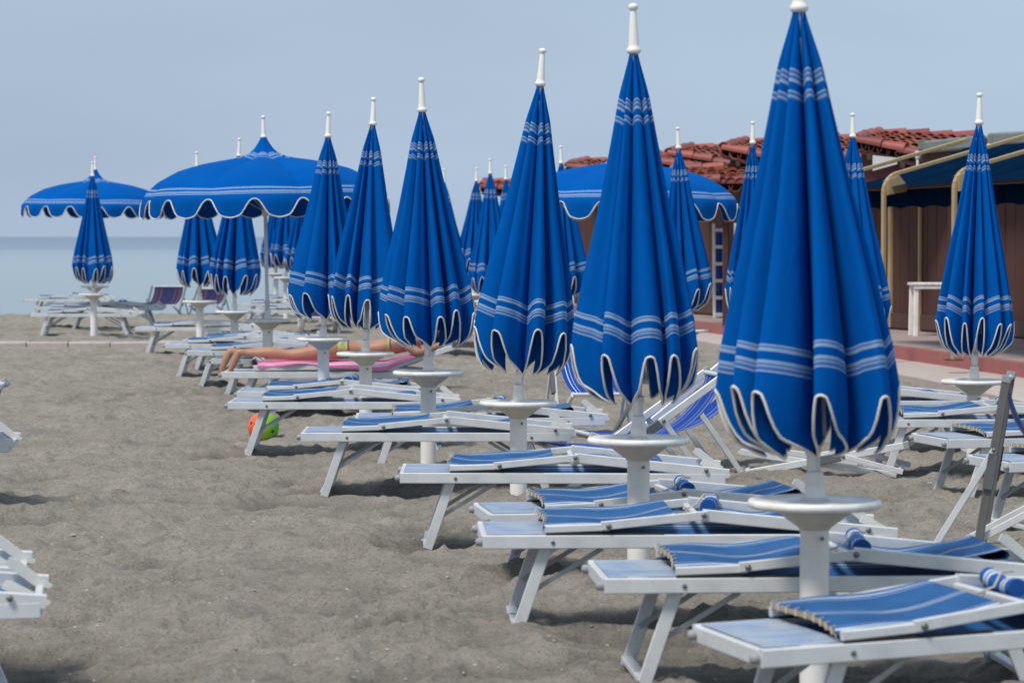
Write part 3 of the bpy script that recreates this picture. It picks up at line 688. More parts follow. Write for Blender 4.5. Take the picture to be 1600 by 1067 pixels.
def umbrella(px, dist, label, tx=None, table_y=None, finx=None, fin_y=None, opened=False, seed=0, hi=True, group=None, length=None, bot=None, rscale=1.0, rz=None, wsign=0, spread=False):
    """px: post; finx, fin_y: finial top in the photo, giving lean and height"""
    d = dist; x = (px - 800) / F * d; gr = gzf(x, d)
    root = empty('beach_umbrella', (x, d, gr)); tag(root, label, 'umbrella', group)
    Pz = lambda y: Q(px, y, d).z
    tz = (Pz(table_y) if table_y else .66) - gr
    base_post(root, tz, .25, .235)
    # leaning frame
    fz = (Q(px, fin_y, d).z if fin_y is not None else 2.76) - gr
    dx = ((finx if finx is not None else px) - px) / F * d
    rn = random.Random(seed * 13 + 5); dy = rn.uniform(-.05, .05)
    axis = Vector((dx, dy, fz - tz)); ln = axis.length; axis.normalize()
    ax = Vector((1, 0, 0)); ax = (ax - axis * ax.dot(axis)).normalized(); ay = axis.cross(ax)
    M = frame_matrix(Vector((0, 0, tz)), ax, ay, axis)
    if rz is None: rz = rn.uniform(0, 2 * PI)
    Mz = M @ Matrix.Rotation(rz, 4, 'Z')
    ctop = ln - .219                           # cloth top height along the axis
    b = MB(); b.lathe([(.0235, .0), (.0235, .16), (.029, .165), (.029, .19), (.0185, .195), (.0185, ctop + .02)], 14, M); b.build('pole', M_alu, root)
    finial(root, ctop, M)
    nse = 20 if hi else 12; nrw = 40 if hi else 24; NU = 16 * nse
    if not opened:
        ctz = (M @ Vector((0, 0, ctop))).z
        Lf = (ctz - (Pz(bot) - gr)) / 1.035 if bot else 1.60
        nl = rn.choice([10, 11, 12]); NU = nl * (36 if hi else 18)
        wt = [rn.choice([.6, .8, 1.0, 1.0, 1.3, 1.75 if spread else 1.2]) for _ in range(nl)]; tot = sum(wt); phi = [0]
        for q_ in wt: phi.append(phi[-1] + 2 * PI * q_ / tot)
        sg = wsign or rn.choice([-1, 1])
        w = [sg * rn.uniform(.10, .55) * 2 * PI * min(wt[k], wt[(k + 1) % nl]) / tot for k in range(nl)]
        rk_ = [rn.uniform(.90, 1.05) for k in range(nl)]; vk = [rn.choice([.34, .46, .58, .70]) + rn.uniform(-.04, .04) for k in range(nl)]
        pw = [rn.uniform(.55, .95) for k in range(nl)]; ph1 = [rn.uniform(0, 6.28) for _ in range(20)]; cre = [rn.choice([0, .03, .05, .08]) for _ in range(2 * nl)]
        cpos = [rn.uniform(.3, .6) for _ in range(2 * nl)]; nd_ = [rn.uniform(.85, 1.12) for _ in range(nl)]
        zo = [rn.uniform(-.018, .018) for _ in range(nl)]
        def pt(u, v):
            k = int(u) % nl; f = u % 1.0                     # f=.5 at the outer fold
            fl = (1 - math.cos(2 * PI * (f - .5))) / 2
            s = v * (1 + .038 * fl * sstep(.3, .8, v)) + .016 * fl * sstep(.03, .12, v) * (1 - sstep(.3, .6, v))
            bb = .5 - .5 * math.cos(2 * PI * f); g = f * f * (3 - 2 * f)
            Rv = interp(TR, RR_, s) * rscale
            rv = vk[k] * (1 - g) + vk[(k + 1) % nl] * g
            rv = rv + .04 * sstep(.8, 1.0, s)
            vr = Rv * (rv + (rk_[k] - rv) * (abs(bb) ** pw[k]))
            hf = int(u * 2) % (2 * nl); q = (u * 2) % 1.0
            vr *= 1 - cre[hf] * math.exp(-((q - cpos[hf] - .10 * (s - .5)) / .13) ** 2) * sstep(.05, .3, s) * (1 - .5 * sstep(.7, 1, s))
            vr *= 1 + .010 * math.sin(s * 9 + ph1[k % 20] + u * 2) * sstep(.3, .8, s)
            f2 = f - .35 * math.sin(2 * PI * f) / (2 * PI)
            th = phi[k] + (phi[k + 1] - phi[k]) * f2 + w[k] * bb * (.55 + .6 * s) + .03 * math.sin(3 * s + ph1[1] + k * 1.7) * bb
            zk = zo[k] * bb
            zz = ctop - s * Lf + zk * s * s
            return Mz @ Vector((vr * math.cos(th), vr * math.sin(th), zz))
        def vedge(u):
            k = int(u) % nl
            f = abs((u % 1.0) - .5) * 2              # 0 at the notch on the outer fold, 1 between folds
            wd = min(1.0, .9 / max(.5, wt[k]))
            return 1.0 - .122 * nd_[k] * (.66 * (1 - sstep(.13 * wd, .48 * wd, f)) + .34 * (.5 + .5 * math.cos(PI * f ** .75)))
    else:
        pv = [0, .04, .08, .13, .17, .22, .4, .55, .7, .8, .86, .90, 1.0]
        pr = [.03, .045, .075, .125, .20, .30, .64, .885, 1.10, 1.215, 1.262, 1.275, 1.285]
        pz = [0, -.04, -.095, -.165, -.21, -.24, -.305, -.37, -.47, -.56, -.63, -.68, -.825]
        def pt(u, v):
            f = (u / 2) % 1.0; al_ = (f - .5) * (PI / 4)
            r = interp(pv, pr, v); z = interp(pv, pz, v)
            ch = math.cos(PI / 8) / math.cos(al_); r2 = r * (1 - .035 * (1 - math.sin(PI * f)) ** 2) * rscale
            puff = .038 * math.sin(PI * f) * math.sin(PI * min(1, v / .86))
            th = u * PI / 8
            vl = max(0, (v - .86) / .14); r2 += vl * .018 * math.sin(u * 2 * PI + 1.0) 
            return Mz @ Vector((r2 * math.cos(th), r2 * math.sin(th), ctop + z * rscale + puff))
        def vedge(u):
            f = abs((u + .5) % 1.0 - .5) * 2
            return 1.0 - .132 * (.72 * (1 - sstep(.04, .62, f)) + .28 * (1 - sstep(.15, 1.0, f)))
    vs = []; uv = []; edge = []; nper = 16 if opened else nl
    for i in range(NU + 1):
        u = nper * i / NU; ve = vedge(min(u, nper - 1e-5))
        for j in range(nrw + 1):
            f = j / nrw; v = .004 + (ve - .004) * (1 - (1 - f) ** 1.25)
            p = pt(u, v) if i < NU else pt(0, v); vs.append(p); uv.append((u / nper, v))
            if j == nrw and i < NU: edge.append(p)
    n1 = nrw + 1
    fs = [(i * n1 + j, (i + 1) * n1 + j, (i + 1) * n1 + j + 1, i * n1 + j + 1) for i in range(NU) for j in range(nrw)]
    b = MB(); b.add(vs, fs, uv, True); cn = b.build('canopy', M_canopy, root)
    b = MB(); b.tube(edge, .0056 if not opened else .007, 6, closed=True); b.build('piping', M_pipe, cn)
    if opened:
        for k in range(8):
            pts = [pt(2 * k + .001, v) - M.to_3x3() @ Vector((0, 0, .018)) for v in (.24, .4, .55, .7, .8, .86)]
            b = MB(); b.tube(pts, .006, 5); b.build('rib', M_alu_grey, root)
            b = MB(); b.tube([M @ Vector((0, 0, ctop - .75)), pt(2 * k + .001, .5) - Vector((0, 0, .02))], .005, 5); b.build('stretcher', M_alu_grey, root)
        b = MB(); b.lathe([(.03, ctop - .80), (.034, ctop - .72)], 12, M); b.build('runner', M_post, root)
    else:
        for k in range(0, nl, 2):
            p0 = Mz @ Vector((.03 * math.cos(phi[k]), .03 * math.sin(phi[k]), ctop - .1)); p1 = Mz @ Vector((.045 * math.cos(phi[k]), .045 * math.sin(phi[k]), ctop - 1.5))
            b = MB(); b.tube([p0, p1], .004, 4); b.build('rib', M_alu_grey, root)
    return root
GC = 'closed blue parasols on white posts'
umbrella(1274, 10.6, 'largest closed blue umbrella, the nearest one, its tip touching the top of the picture', table_y=781, finx=1243, fin_y=-82, seed=35, group=GC, rscale=1.0, bot=708, rz=.4, wsign=-1)
umbrella(998, 13.8, 'second nearest closed blue umbrella, left of the largest one, deckchairs behind its post', table_y=684, finx=988, fin_y=7, seed=2, group=GC, bot=626, rscale=.94)
umbrella(810, 18.2, 'third nearest closed blue umbrella whose pole leans clearly to the right', table_y=627, finx=848, fin_y=76, seed=3, spread=True, group=GC, bot=582)
umbrella(669, 20.0, 'fourth closed blue umbrella of the front line, just beyond the right-leaning one', table_y=580, finx=659, fin_y=122, seed=4, spread=True, group=GC, bot=540)
umbrella(571, 24.4, 'closed blue umbrella in front of the sunbather\'s hips, leaning slightly right', table_y=551, finx=584, fin_y=152, seed=5, group=GC, bot=513, rscale=.95)
umbrella(505, 26.7, 'closed blue umbrella in front of the sunbather\'s thighs, overlapping the big open umbrella', table_y=528, finx=514, fin_y=175, seed=6, group=GC, bot=498)
umbrella(418, 30.5, 'large open blue umbrella with scalloped edge in the left half, on a long bare pole', table_y=499, finx=412, fin_y=181, opened=True, seed=7, group='open blue parasols', rz=R(22.5), rscale=.98)
umbrella(366, 37.0, 'closed blue umbrella just left of the pole of the big open umbrella', table_y=486, finx=375, fin_y=216, seed=8, group=GC, bot=460)
umbrella(312, 41.0, 'closed blue umbrella under the big open umbrella\'s left rim, right of the dark deckchairs', table_y=470, finx=308, fin_y=237, seed=9, group=GC, bot=448)
umbrella(146, 47.0, 'leftmost closed blue umbrella, standing among stacked white loungers by the sea', table_y=459, finx=145, fin_y=253, seed=10, hi=True, group=GC, bot=443)
umbrella(148, 51.5, 'leftmost open blue umbrella by the sea, behind a closed one', table_y=447, finx=150, fin_y=245, opened=True, seed=11, group='open blue parasols', rz=.2, rscale=1.0)
umbrella(972, 33.2, 'open blue umbrella half hidden behind the tall closed one in the middle right', table_y=500, finx=975, fin_y=196, opened=True, seed=12, group='open blue parasols', rz=R(10))
umbrella(1523, 21.5, 'closed blue umbrella at the right in front of the beige awning posts', table_y=594, finx=1530, fin_y=145, seed=13, spread=True, group=GC, rscale=.90, bot=556)
umbrella(1334, 28.0, 'closed blue umbrella mostly hidden right behind the nearest one', table_y=540, finx=1331, fin_y=177, seed=14, group=GC, bot=528, rscale=1.08)
umbrella(1173, 30.4, 'closed blue umbrella left of the nearest one with tile roofs behind its tip', table_y=520, finx=1175, fin_y=190, seed=15, hi=False, group=GC, bot=492, rscale=.84)
umbrella(1072, 31.5, 'closed blue umbrella peeping out right of the second nearest one below the red tiles', table_y=515, finx=1058, fin_y=199, seed=16, hi=False, group=GC, bot=485, rscale=.92)
umbrella(882, 38.0, 'closed blue umbrella whose tip shows between the right-leaning one and the tile roofs', table_y=490, finx=876, fin_y=228, seed=17, hi=False, group=GC, bot=463)
umbrella(766, 44.5, 'middle one of the three small closed umbrellas seen left of the right-leaning umbrella', table_y=470, finx=766, fin_y=248, seed=18, hi=False, group=GC, bot=459)
umbrella(739, 49.5, 'leftmost of the three small closed umbrellas seen left of the right-leaning umbrella', table_y=460, finx=745, fin_y=262, seed=19, hi=False, group=GC, bot=427)
umbrella(794, 48.5, 'rightmost of three small closed umbrellas, in front of the far low red roof', table_y=460, finx=790, fin_y=259, seed=20, hi=False, group=GC)
umbrella(700, 49.5, 'small closed umbrella of which only tip and edge show right of the fourth front umbrella', table_y=462, finx=693, fin_y=264, seed=21, hi=False, group=GC)
umbrella(431, 62.0, 'far closed umbrella seen right against the bare pole of the open umbrella', table_y=427, finx=433, fin_y=277, seed=22, hi=False, group=GC)
umbrella(447, 57.0, 'far closed umbrella under the open umbrella, second to the right of its pole', table_y=433, finx=449, fin_y=268, seed=23, hi=False, group=GC, bot=416)
umbrella(470, 53.0, 'far closed umbrella under the open umbrella, third to the right of its pole', table_y=443, finx=476, fin_y=262, seed=24, hi=False, group=GC, bot=426)

# ------------------------------------------------------------------ sun loungers
LX, WB, ZT = 1.72, .60, .37
def zfr(x): return float(np.interp(x, [.25, .50, .92, 1.72], [.393, .402, .448, .372]))
def lounger_proto(kind, seed):
    rn = random.Random(seed)
    root = empty('sun_lounger')
    def mk(name, m, fn, par=root):
        b = MB(); fn(b); return b.build(name, m, par)
    for y in (-WB / 2, WB / 2):
        sgn = -1 if y < 0 else 1
        rl = mk('side_rail', M_alu, lambda b: b.beam((0, y, ZT - .028), (LX - .02, y, ZT - .028), .032, .056, ch=.12))
        for x in (.29, 1.45): mk('bolt', M_steel, lambda b: b.lathe([(.009, 0), (.009, .004), (.004, .006)], 8, Matrix.Translation((x, y + sgn * .016, ZT - .03)) @ Matrix.Rotation(-sgn * PI / 2, 4, 'X')), rl)
        mk('bumper', M_rubber, lambda b: b.lathe([(.014, -.004), (.018, .008), (.015, .022), (.006, .027)], 10, Matrix.Translation((-.002, y * .93, ZT - .03)) @ Matrix.Rotation(-PI / 2, 4, 'Y')), rl)
        # legs
        for x0, x1, xb, zb in ((.265, .145, .50, .16), (1.42, 1.56, 1.18, .16)):
            yl = y - sgn * .030
            mk('leg', M_alu, lambda b: b.beam((x0, yl, ZT - .05), (x1 , yl, -.10 if False else -.03), .022, .050, up=(1, 0, 0), ch=.12))
            k = .62; xm = x0 + (x1 - x0) * k; zm = (ZT - .05) * (1 - k)
            mk('brace', M_alu_grey, lambda b: b.beam((xm, yl - sgn * .018, zm), (xb, yl - sgn * .018, ZT - .06), .006, .020))
        # upper folded frame: flat bar, rising arm, long descending bar
        yu = y
        mk('visor_bar', M_alu, lambda b: b.beam((.26, yu, zfr(.26)), (.52, yu, zfr(.5)), .028, .030, ch=.12))
        mk('gap_shade_strip', M_black, lambda b: b.beam((.262, yu, ZT + .0035), (.75, yu, ZT + .0035), .026, .009))  # added black strip standing in for the shaded gap between rail and upper bars
        mk('arm', M_alu, lambda b: b.beam((.49, yu + sgn * .012, zfr(.49) + .006), (.93, yu + sgn * .012, zfr(.93) + .004), .022, .036, ch=.12))
        ba = mk('back_rail', M_alu, lambda b: b.beam((.91, yu, zfr(.92) + .002), (LX, yu, zfr(LX) - .004), .030, .050, ch=.12))
        for x in (.52, .915, 1.60): mk('bolt', M_steel, lambda b: b.lathe([(.012, 0), (.012, .005), (.006, .009)], 8, Matrix.Translation((x, yu + sgn * .022, zfr(x) + .003)) @ Matrix.Rotation(-sgn * PI / 2, 4, 'X')), ba)
        # plastic stop bracket at the head
        lift = .04 if sgn > 0 else .015
        pl = [(LX - .15, .40 + lift), (LX - .135, .425 + lift), (LX - .11, .42 + lift), (LX - .02, .385), (LX + .015, .362), (LX + .005, .350), (LX - .05, .362)]
        mk('stop_bracket', M_bracket, lambda b: b.prism(pl, y - sgn * .045 - .008, y - sgn * .045 + .008))
    mk('end_bar', M_alu, lambda b: b.beam((.012, -WB / 2 + .017, ZT - .029), (.012, WB / 2 - .017, ZT - .029), .030, .052, ch=.12))
    mk('end_bar', M_alu, lambda b: b.beam((LX - .03, -WB / 2 + .017, ZT - .031), (LX - .03, WB / 2 - .017, ZT - .031), .028, .045, ch=.12))
    for x1 in (.143, 1.562): mk('foot_bar', M_alu, lambda b: b.beam((x1, -WB / 2 + .042, .0), (x1, WB / 2 - .042, .0), .045, .022))
    mk('cross_bar', M_alu, lambda b: b.beam((.90, -WB / 2 + .02, .435), (.90, WB / 2 - .02, .435), .026, .026))
    h = WB / 2 - .018
    # cloths
    mk('foot_panel', M_foot, lambda b: b.sheet(lambda u, v: Vector((.018 + .262 * u, -h - .004 + 2 * (h + .004) * v, ZT + .0025 - .005 * math.sin(PI * u) * math.sin(PI * v))), 8, 10))
    mk('under_sling', M_bed, lambda b: b.sheet(lambda u, v: Vector((.28 + 1.36 * u, -h + 2 * h * v, ZT - .012 - .045 * math.sin(PI * u) * math.sin(PI * v))), 16, 8))
    a1 = rn.uniform(.008, .018); ph = rn.uniform(0, 6)
    xe = .80
    def seat(u, v):
        x = .262 + (xe - .262) * u; e = math.sin(PI * v) ** .6
        z = zfr(x) + .016 + a1 * e * (1 - .9 * u) * (.4 + .6 * math.cos(u * 1.4)) + .020 * v * (1 - u * .6) - .035 * e * math.sin(PI * u) * .6 + .004 * math.sin(9 * u + ph)
        if v == 0: z -= .012
        return Vector((x + .010 * math.sin(7 * v + ph) * (1 - u), -h - .004 + 2 * (h + .004) * v, z))
    st = mk('sling', M_bed, lambda b: b.sheet(seat, 20, 14))
    mk('hem', M_tan, lambda b: b.sheet(lambda u, v: seat(0, v) + Vector((-.004 + .003 * u, 0, -.018 * u)), 2, 14), st)
    def lace(b):
        for k in range(9):
            p = seat(0, .06 + .11 * k); b.tube([p + Vector((-.008, 0, -.018)), p + Vector((-.004, .012, .003)), p + Vector((.010, .018, .005))], .0026, 4)
    mk('lacing', M_cord, lace, st)
    xa, xb = .94, (1.46 if kind != 2 else 1.36); lift = {0: .055, 1: .075, 2: .03}[kind]
    def back(u, v):
        e = math.sin(PI * v) ** .7
        if u < .86:
            q = u / .86; x = xa + (xb - xa) * q
            z = zfr(x) - .010 - .028 * e * math.sin(PI * min(1, q * 1.3)) * (1 if q < .77 else 0) + lift * (max(0, q - .45) / .55) ** 1.6 + .004 * math.sin(11 * q + ph + v)
        else:
            q = (u - .86) / .14 * PI; zt = zfr(xb) - .010 + lift
            x = xb + .030 * math.sin(q); z = zt - .022 + .022 * math.cos(q)
            if q > 2.9: x -= .05
        return Vector((x, -h + .008 + (2 * h - .016) * v, z))
    mk('back_sling', M_bed, lambda b: b.sheet(back, 30, 12))
    if kind in (0, 1):
        y0, y1 = (-.05, .27) if kind == 0 else (-.20, .24)
        rr = .034
        def roll(u, v):
            q = 2 * PI * u + .8; sag = .010 * math.sin(PI * v)
            return Vector((.985 + rr * math.cos(q) + .05 * (v - .5), y0 + (y1 - y0) * v, zfr(.98) + .022 + rr * (.85 + .1 * math.sin(v * 9)) * math.sin(q) - sag))
        rl = mk('rolled_headrest', M_roll, lambda b: (b.sheet(roll, 14, 10), b.add([roll(k / 14, 0) for k in range(14)], [tuple(range(14))], [(0, 0)] * 14), b.add([roll(k / 14, 1) for k in range(14)], [tuple(range(13, -1, -1))], [(0, 1)] * 14)))
        c = Vector((.985, (y0 * .6 + y1 * .4), zfr(.98) + .05))
        mk('cord', M_cord, lambda b: b.tube([c + Vector((.02, 0, .01)), c + Vector((-.03, -.02, .012)), c + Vector((-.07, -.05, -.03)), c + Vector((-.12, -.03, -.05))], .004, 5), rl)
    return root
GB = 'folded white and blue loungers standing on the sand'
protos = [lounger_proto(0, 1), lounger_proto(1, 2), lounger_proto(2, 3)]
used = [False] * 3
def lounger(kind, px, py, yaw, label, tilt=0.0, roll=0.0, z=ZT, right=False, dz=0.0, group=GB):
    """px,py: near foot-end top corner of the frame in the photo (right=True: near head-end corner)"""
    if not used[kind]: o = protos[kind]; used[kind] = True
    else: o = copy_tree(protos[kind])
    p = P(px, py, z); a = R(yaw)
    lx = LX if right else 0.0
    off = Matrix.Rotation(a, 3, 'Z') @ Vector((lx, -WB / 2, 0))
    # turn about that corner
    Rm = Matrix.Rotation(a, 3, 'Z') @ Matrix.Rotation(R(-tilt), 3, 'Y') @ Matrix.Rotation(R(roll), 3, 'X')
    o.rotation_euler = Rm.to_euler()
    o.location = p - Rm @ Vector((lx, -WB / 2, ZT))
    o['label'] = label; o['category'] = 'sun lounger'; o['group'] = group
    return o
lounger(0, 1189, 1014, 16, 'nearest folded lounger, at the bottom right corner, bleached foot end and rolled blue headrest', tilt=1.8)
lounger(1, 944, 903, 4, 'second nearest folded lounger, its cloth passing behind the post of the largest umbrella')
lounger(0, 754, 836, 2.5, 'third nearest folded lounger, front one of the pair under the second nearest umbrella', tilt=0.0)
lounger(1, 766, 803, 8, 'folded lounger right behind the third nearest one, rear one of that pair', tilt=.3, z=.31)
lounger(2, 625, 738, 0.5, 'folded lounger in front of the leaning umbrella\'s post, deckchairs behind its head end', tilt=-.2)
lounger(2, 470, 676, .5, 'folded lounger with long legs left of the fourth umbrella\'s post, above open sand')
lounger(0, 555, 653, 2, 'folded lounger with wide blue striped cloth crossed by the fourth umbrella\'s white post')
lounger(2, 356, 628, .5, 'folded lounger standing over the orange and green ball')
lounger(1, 370, 611, .5, 'folded lounger between the ball lounger and the sunbather', z=.255)
lounger(2, 292, 548, 1, 'folded lounger whose left legs show below and left of the sunbather\'s feet')
lounger(0, 330, 560, .5, 'folded lounger almost hidden just behind the sunbather\'s feet', dz=0)
lounger(2, 258, 537, 1, 'folded lounger under the big open umbrella, right of the end of the slab path')
lounger(0, 285, 531, 1, 'folded lounger behind the one at the end of the slab path')
lounger(2, 211, 511, .5, 'folded lounger left of the big open umbrella\'s post, its feet just above the slab path')
lounger(2, 48, 490, .5, 'front folded lounger of the stack at the far left umbrella')
lounger(0, 56, 480, 1, 'middle folded lounger of the far left group, behind the front one')
lounger(1, 38, 467, -1, 'rear folded lounger of the far left group, against the water')
lounger(1, 255, 480, 2, 'folded lounger of the far left group sticking out furthest to the right', right=True)
lounger(0, 385, 484, 1, 'far folded lounger behind the open umbrella\'s post, left part')
lounger(1, 372, 474, 0, 'far folded lounger beyond the tables under the open umbrella')
lounger(2, 395, 466, -1, 'furthest folded lounger under the open umbrella, near the water')
lounger(1, 640, 500, 1, 'far folded lounger seen between the fourth and the leaning umbrella, front one', z=.40)
lounger(2, 655, 486, 0, 'far folded lounger seen between the fourth and the leaning umbrella, rear one')
lounger(0, 640, 512, 0, 'far folded lounger with its legs showing right of the fourth umbrella on open sand')
lounger(1, 1352, 655, 1, 'folded lounger behind the nearest umbrella\'s right side, crossed by the right umbrella\'s post')
lounger(2, 1544, 626, 0, 'folded lounger at the edge of the pale paving behind the right umbrella\'s post', right=True)
lounger(0, 1480, 686, 13, 'folded lounger under the right umbrella turned with its foot end to the camera')
lounger(2, 1578, 722, 14, 'folded lounger at the right edge behind the upright deckchair')
lounger(1, 72, 939, 8, 'nearest lounger at the left edge, only its white head end in view', right=True, tilt=1)
lounger(0, 45, 897, 8, 'lounger at the left edge just behind the nearest one there, plastic bracket raised', right=True, tilt=1)
lounger(2, 20, 692, 5, 'lounger at the left edge further back, only its bracket and rail end in view', right=True)

# bed of the sunbather: head part raised
def sun_bed():
    root = empty('sun_lounger'); 
    p = P(346, 581, ZT); root.location = p - Vector((0, -WB / 2, ZT)); root.rotation_euler = (0, 0, R(.5))
    tag(root, 'lounger with raised head part that the sunbather lies on, pink towel over it', 'sun lounger', 'loungers on the sand')
    def mk(name, m, fn, par=root):
        b = MB(); fn(b); return b.build(name, m, par)
    Ls = 1.95
    for y in (-WB / 2, WB / 2):
        sgn = -1 if y < 0 else 1
        mk('side_rail', M_alu, lambda b: b.beam((0, y, ZT - .03), (Ls, y, ZT - .03), .032, .06, ch=.12))
        mk('bumper', M_rubber, lambda b: b.lathe([(.016, 0), (.02, .012), (.016, .028), (.006, .033)], 10, Matrix.Translation((-.0, y, ZT - .03)) @ Matrix.Rotation(-PI / 2, 4, 'Y')))
        mk('bed_rail', M_alu, lambda b: b.beam((.29, y, ZT + .035), (1.55, y, ZT + .055), .03, .05, ch=.12))
        mk('back_rail', M_alu, lambda b: b.beam((1.50, y, ZT + .03), (2.10, y, ZT + .22), .03, .05, ch=.12))
        mk('arm', M_alu, lambda b: b.beam((1.35, y, ZT + .04), (2.0, y, ZT - .02), .02, .035, ch=.12))
        for x0, x1, xb in ((.275, .13, .52), (1.62, 1.76, 1.36)):
            yl = y - sgn * .03
            mk('leg', M_alu, lambda b: b.beam((x0, yl, ZT - .05), (x1, yl, -.03), .022, .052, up=(1, 0, 0)))
            mk('brace', M_alu_grey, lambda b: b.beam((x0 + (x1 - x0) * .6, yl - sgn * .018, .13), (xb, yl - sgn * .018, ZT - .06), .006, .022))
    for x in (.02, 1.93): mk('end_bar', M_alu, lambda b: b.beam((x, -WB / 2 + .02, ZT - .03), (x, WB / 2 - .02, ZT - .03), .03, .05))
    mk('foot_panel', M_foot, lambda b: b.sheet(lambda u, v: Vector((.03 + .26 * u, -.28 + .56 * v, ZT - .004)), 3, 3))
    mk('sling', M_bed, lambda b: b.sheet(lambda u, v: Vector((.3 + 1.8 * u, -.28 + .56 * v, float(np.interp(.3 + 1.8 * u, [.3, 1.5, 2.1], [ZT + .06, ZT + .06, ZT + .235])))), 18, 3))
    return root
bed = sun_bed(); BL = bed.location.copy()
def tw(u, v):
    x = .33 + 1.55 * u; y = -.315 + .63 * v
    z = float(np.interp(x, [.3, 1.5, 1.95], [ZT + .085, ZT + .085, ZT + .215])) + .012 * math.sin(x * 13 + y * 5) * .5
    if v < .10: y = -.322 + .01 * math.sin(x * 17); z -= .10 * (1 - v / .10) * (.45 + .25 * math.sin(x * 5 + 1))
    if v > .90: y = .322; z -= .10 * (v - .9) * 10
    return Vector((x, y, z))
b = MB(); b.sheet(tw, 50, 20); t = b.build('pink_towel', M_towel); t.name = 'beach_towel'; t.location = BL
tag(t, 'pink beach towel spread under the sunbather', 'towel')
b = MB()
def tw2(u, v):
    q = 2 * PI * v; r = .045 * (1 + .15 * math.sin(u * 9 + q * 2))
    return Vector((.30 + r * math.cos(q) * .9 + .02 * math.sin(u * 7), -.27 + .54 * u, ZT + .085 + r * .8 * math.sin(q)))
b.sheet(tw2, 18, 12); t = b.build('rolled_towel', M_towel2); t.location = BL; tag(t, 'small rolled white and pink towel under the sunbather\'s ankles', 'towel')
b = MB(); b.box((.0, 0, .08), (.26, .2, .13)); 
bagr = MB(); bagr.beam((-.14, 0, .075), (.14, 0, .075), .24, .15, ch=.35); bg = bagr.build('beach_bag', M_plum)
bp = P(532, 592, 0); bg.location = P(533, 603, 0) + Vector((0, .25, .17)); tag(bg, 'dark plum bag under the sunbather\'s lounger', 'bag')
bagr = MB(); bagr.sheet(lambda u, v: Vector((-.15 + .3 * u, .02 * math.sin(9 * u), .02 + .19 * v)), 12, 4); bg2 = bagr.build('hanging_cloth', M_magenta); bg2.location = bg.location + Vector((.24, -.05, -.03)); tag(bg2, 'magenta cloth hanging beside the plum bag under the sunbather\'s lounger', 'cloth')

# ------------------------------------------------------------------ the sunbather
def skin_body(name, verts, edges, radii, m, parent=None, rootv=0, sub=2):
    me = bpy.data.meshes.new(name); me.from_pydata(verts, edges, []); me.update()
    o = bpy.data.objects.new(name, me); COL.objects.link(o)
    sk = o.modifiers.new('skin', 'SKIN'); sk.use_smooth_shade = True; sk.branch_smoothing = .6
    ss = o.modifiers.new('sub', 'SUBSURF'); ss.levels = sub; ss.render_levels = sub
    if not me.skin_vertices: 
        bpy.context.view_layer.objects.active = o
    for i, r in enumerate(radii):
        me.skin_vertices[0].data[i].radius = r if isinstance(r, tuple) else (r, r)
        me.skin_vertices[0].data[i].use_root = (i == rootv)
    dg = bpy.context.evaluated_depsgraph_get(); dg.update()
    nm = bpy.data.meshes.new_from_object(o.evaluated_get(dg)); bpy.data.objects.remove(o)
    nm.materials.clear(); nm.materials.append(m)
    nm.polygons.foreach_set('use_smooth', [True] * len(nm.polygons))
    o = bpy.data.objects.new(name, nm); COL.objects.link(o)
    if parent is not None: o.parent = parent
    return o
T0 = ZT + .085
V = []; E = []; RD = []
def nd(p, r, par=None):
    V.append(p); RD.append(r)
    if par is not None: E.append((par, len(V) - 1))
    return len(V) - 1
pel = nd((1.13, 0, T0 + .125), (.155, .115))
wa = nd((1.30, 0, T0 + .105), (.122, .080), pel)
chn = nd((1.53, 0, T0 + .135), (.145, .095), wa)
shc = nd((1.70, 0, T0 + .175), (.13, .085), chn)
nk = nd((1.80, 0, T0 + .20), .055, shc)
hd0 = nd((1.87, .0, T0 + .215), (.075, .08), nk)
hd1 = nd((1.96, .0, T0 + .235), (.082, .09), hd0)
hd2 = nd((2.03, .0, T0 + .245), (.055, .06), hd1)
for sy, dx in ((-1, 0.06), (1, -.04)):
    hp = nd((1.05, sy * .085, T0 + .118), (.108, .105), pel)
    th = nd((.86, sy * .10, T0 + .085), (.082, .080), hp)
    kn = nd((.61 + dx * .3, sy * .10, T0 + .058), (.050, .050), th)
    kb = nd((.53 + dx * .4, sy * .10, T0 + .066), (.047, .049), kn)
    cf = nd((.42 + dx * .6, sy * .10, T0 + .078), (.052, .060), kb)
    ca = nd((.28 + dx * .8, sy * .10, T0 + .078), (.037, .040), cf)
    an = nd((.16 + dx, sy * .10, T0 + .076), (.031, .033), ca)
    he = nd((.080 + dx, sy * .10, T0 + .088), (.036, .042), an)
    mf = nd((.040 + dx, sy * .10, T0 + .005), (.043, .040), he)
    bl = nd((.005 + dx, sy * .10, T0 - .075), (.047, .026), mf)
    for k in range(5):
        nd((.000 + dx - .004 * k, sy * .10 + sy * (k - 2) * .0175, T0 - .122 + .004 * abs(k)), (.009 if k else .012, .009), bl)
    s_ = nd((1.70, sy * .17, T0 + .15), (.060, .055), shc)
    el = nd((1.80, sy * .36, T0 + .085), (.042, .040), s_)
    wr = nd((2.00, sy * .24, T0 + .165), (.028, .024), el)
    hn = nd((2.07, sy * .17, T0 + .185), (.036, .016), wr)
    for k in range(4):
        f0 = nd((2.11 - .004 * abs(k - 1.5), sy * (.20 - .022 * k) - sy * .02, T0 + .188), (.009, .009), hn)
        nd((2.15 - .008 * abs(k - 1.5), sy * (.19 - .022 * k) - sy * .02, T0 + .178), (.008, .008), f0)
    t0 = nd((2.06, sy * .13, T0 + .175), (.011, .011), hn); nd((2.09, sy * .105, T0 + .17), (.009, .009), t0)
per = empty('person', BL); tag(per, 'sunbather lying face down in a yellow green patterned bikini, bare feet over the foot end', 'person')
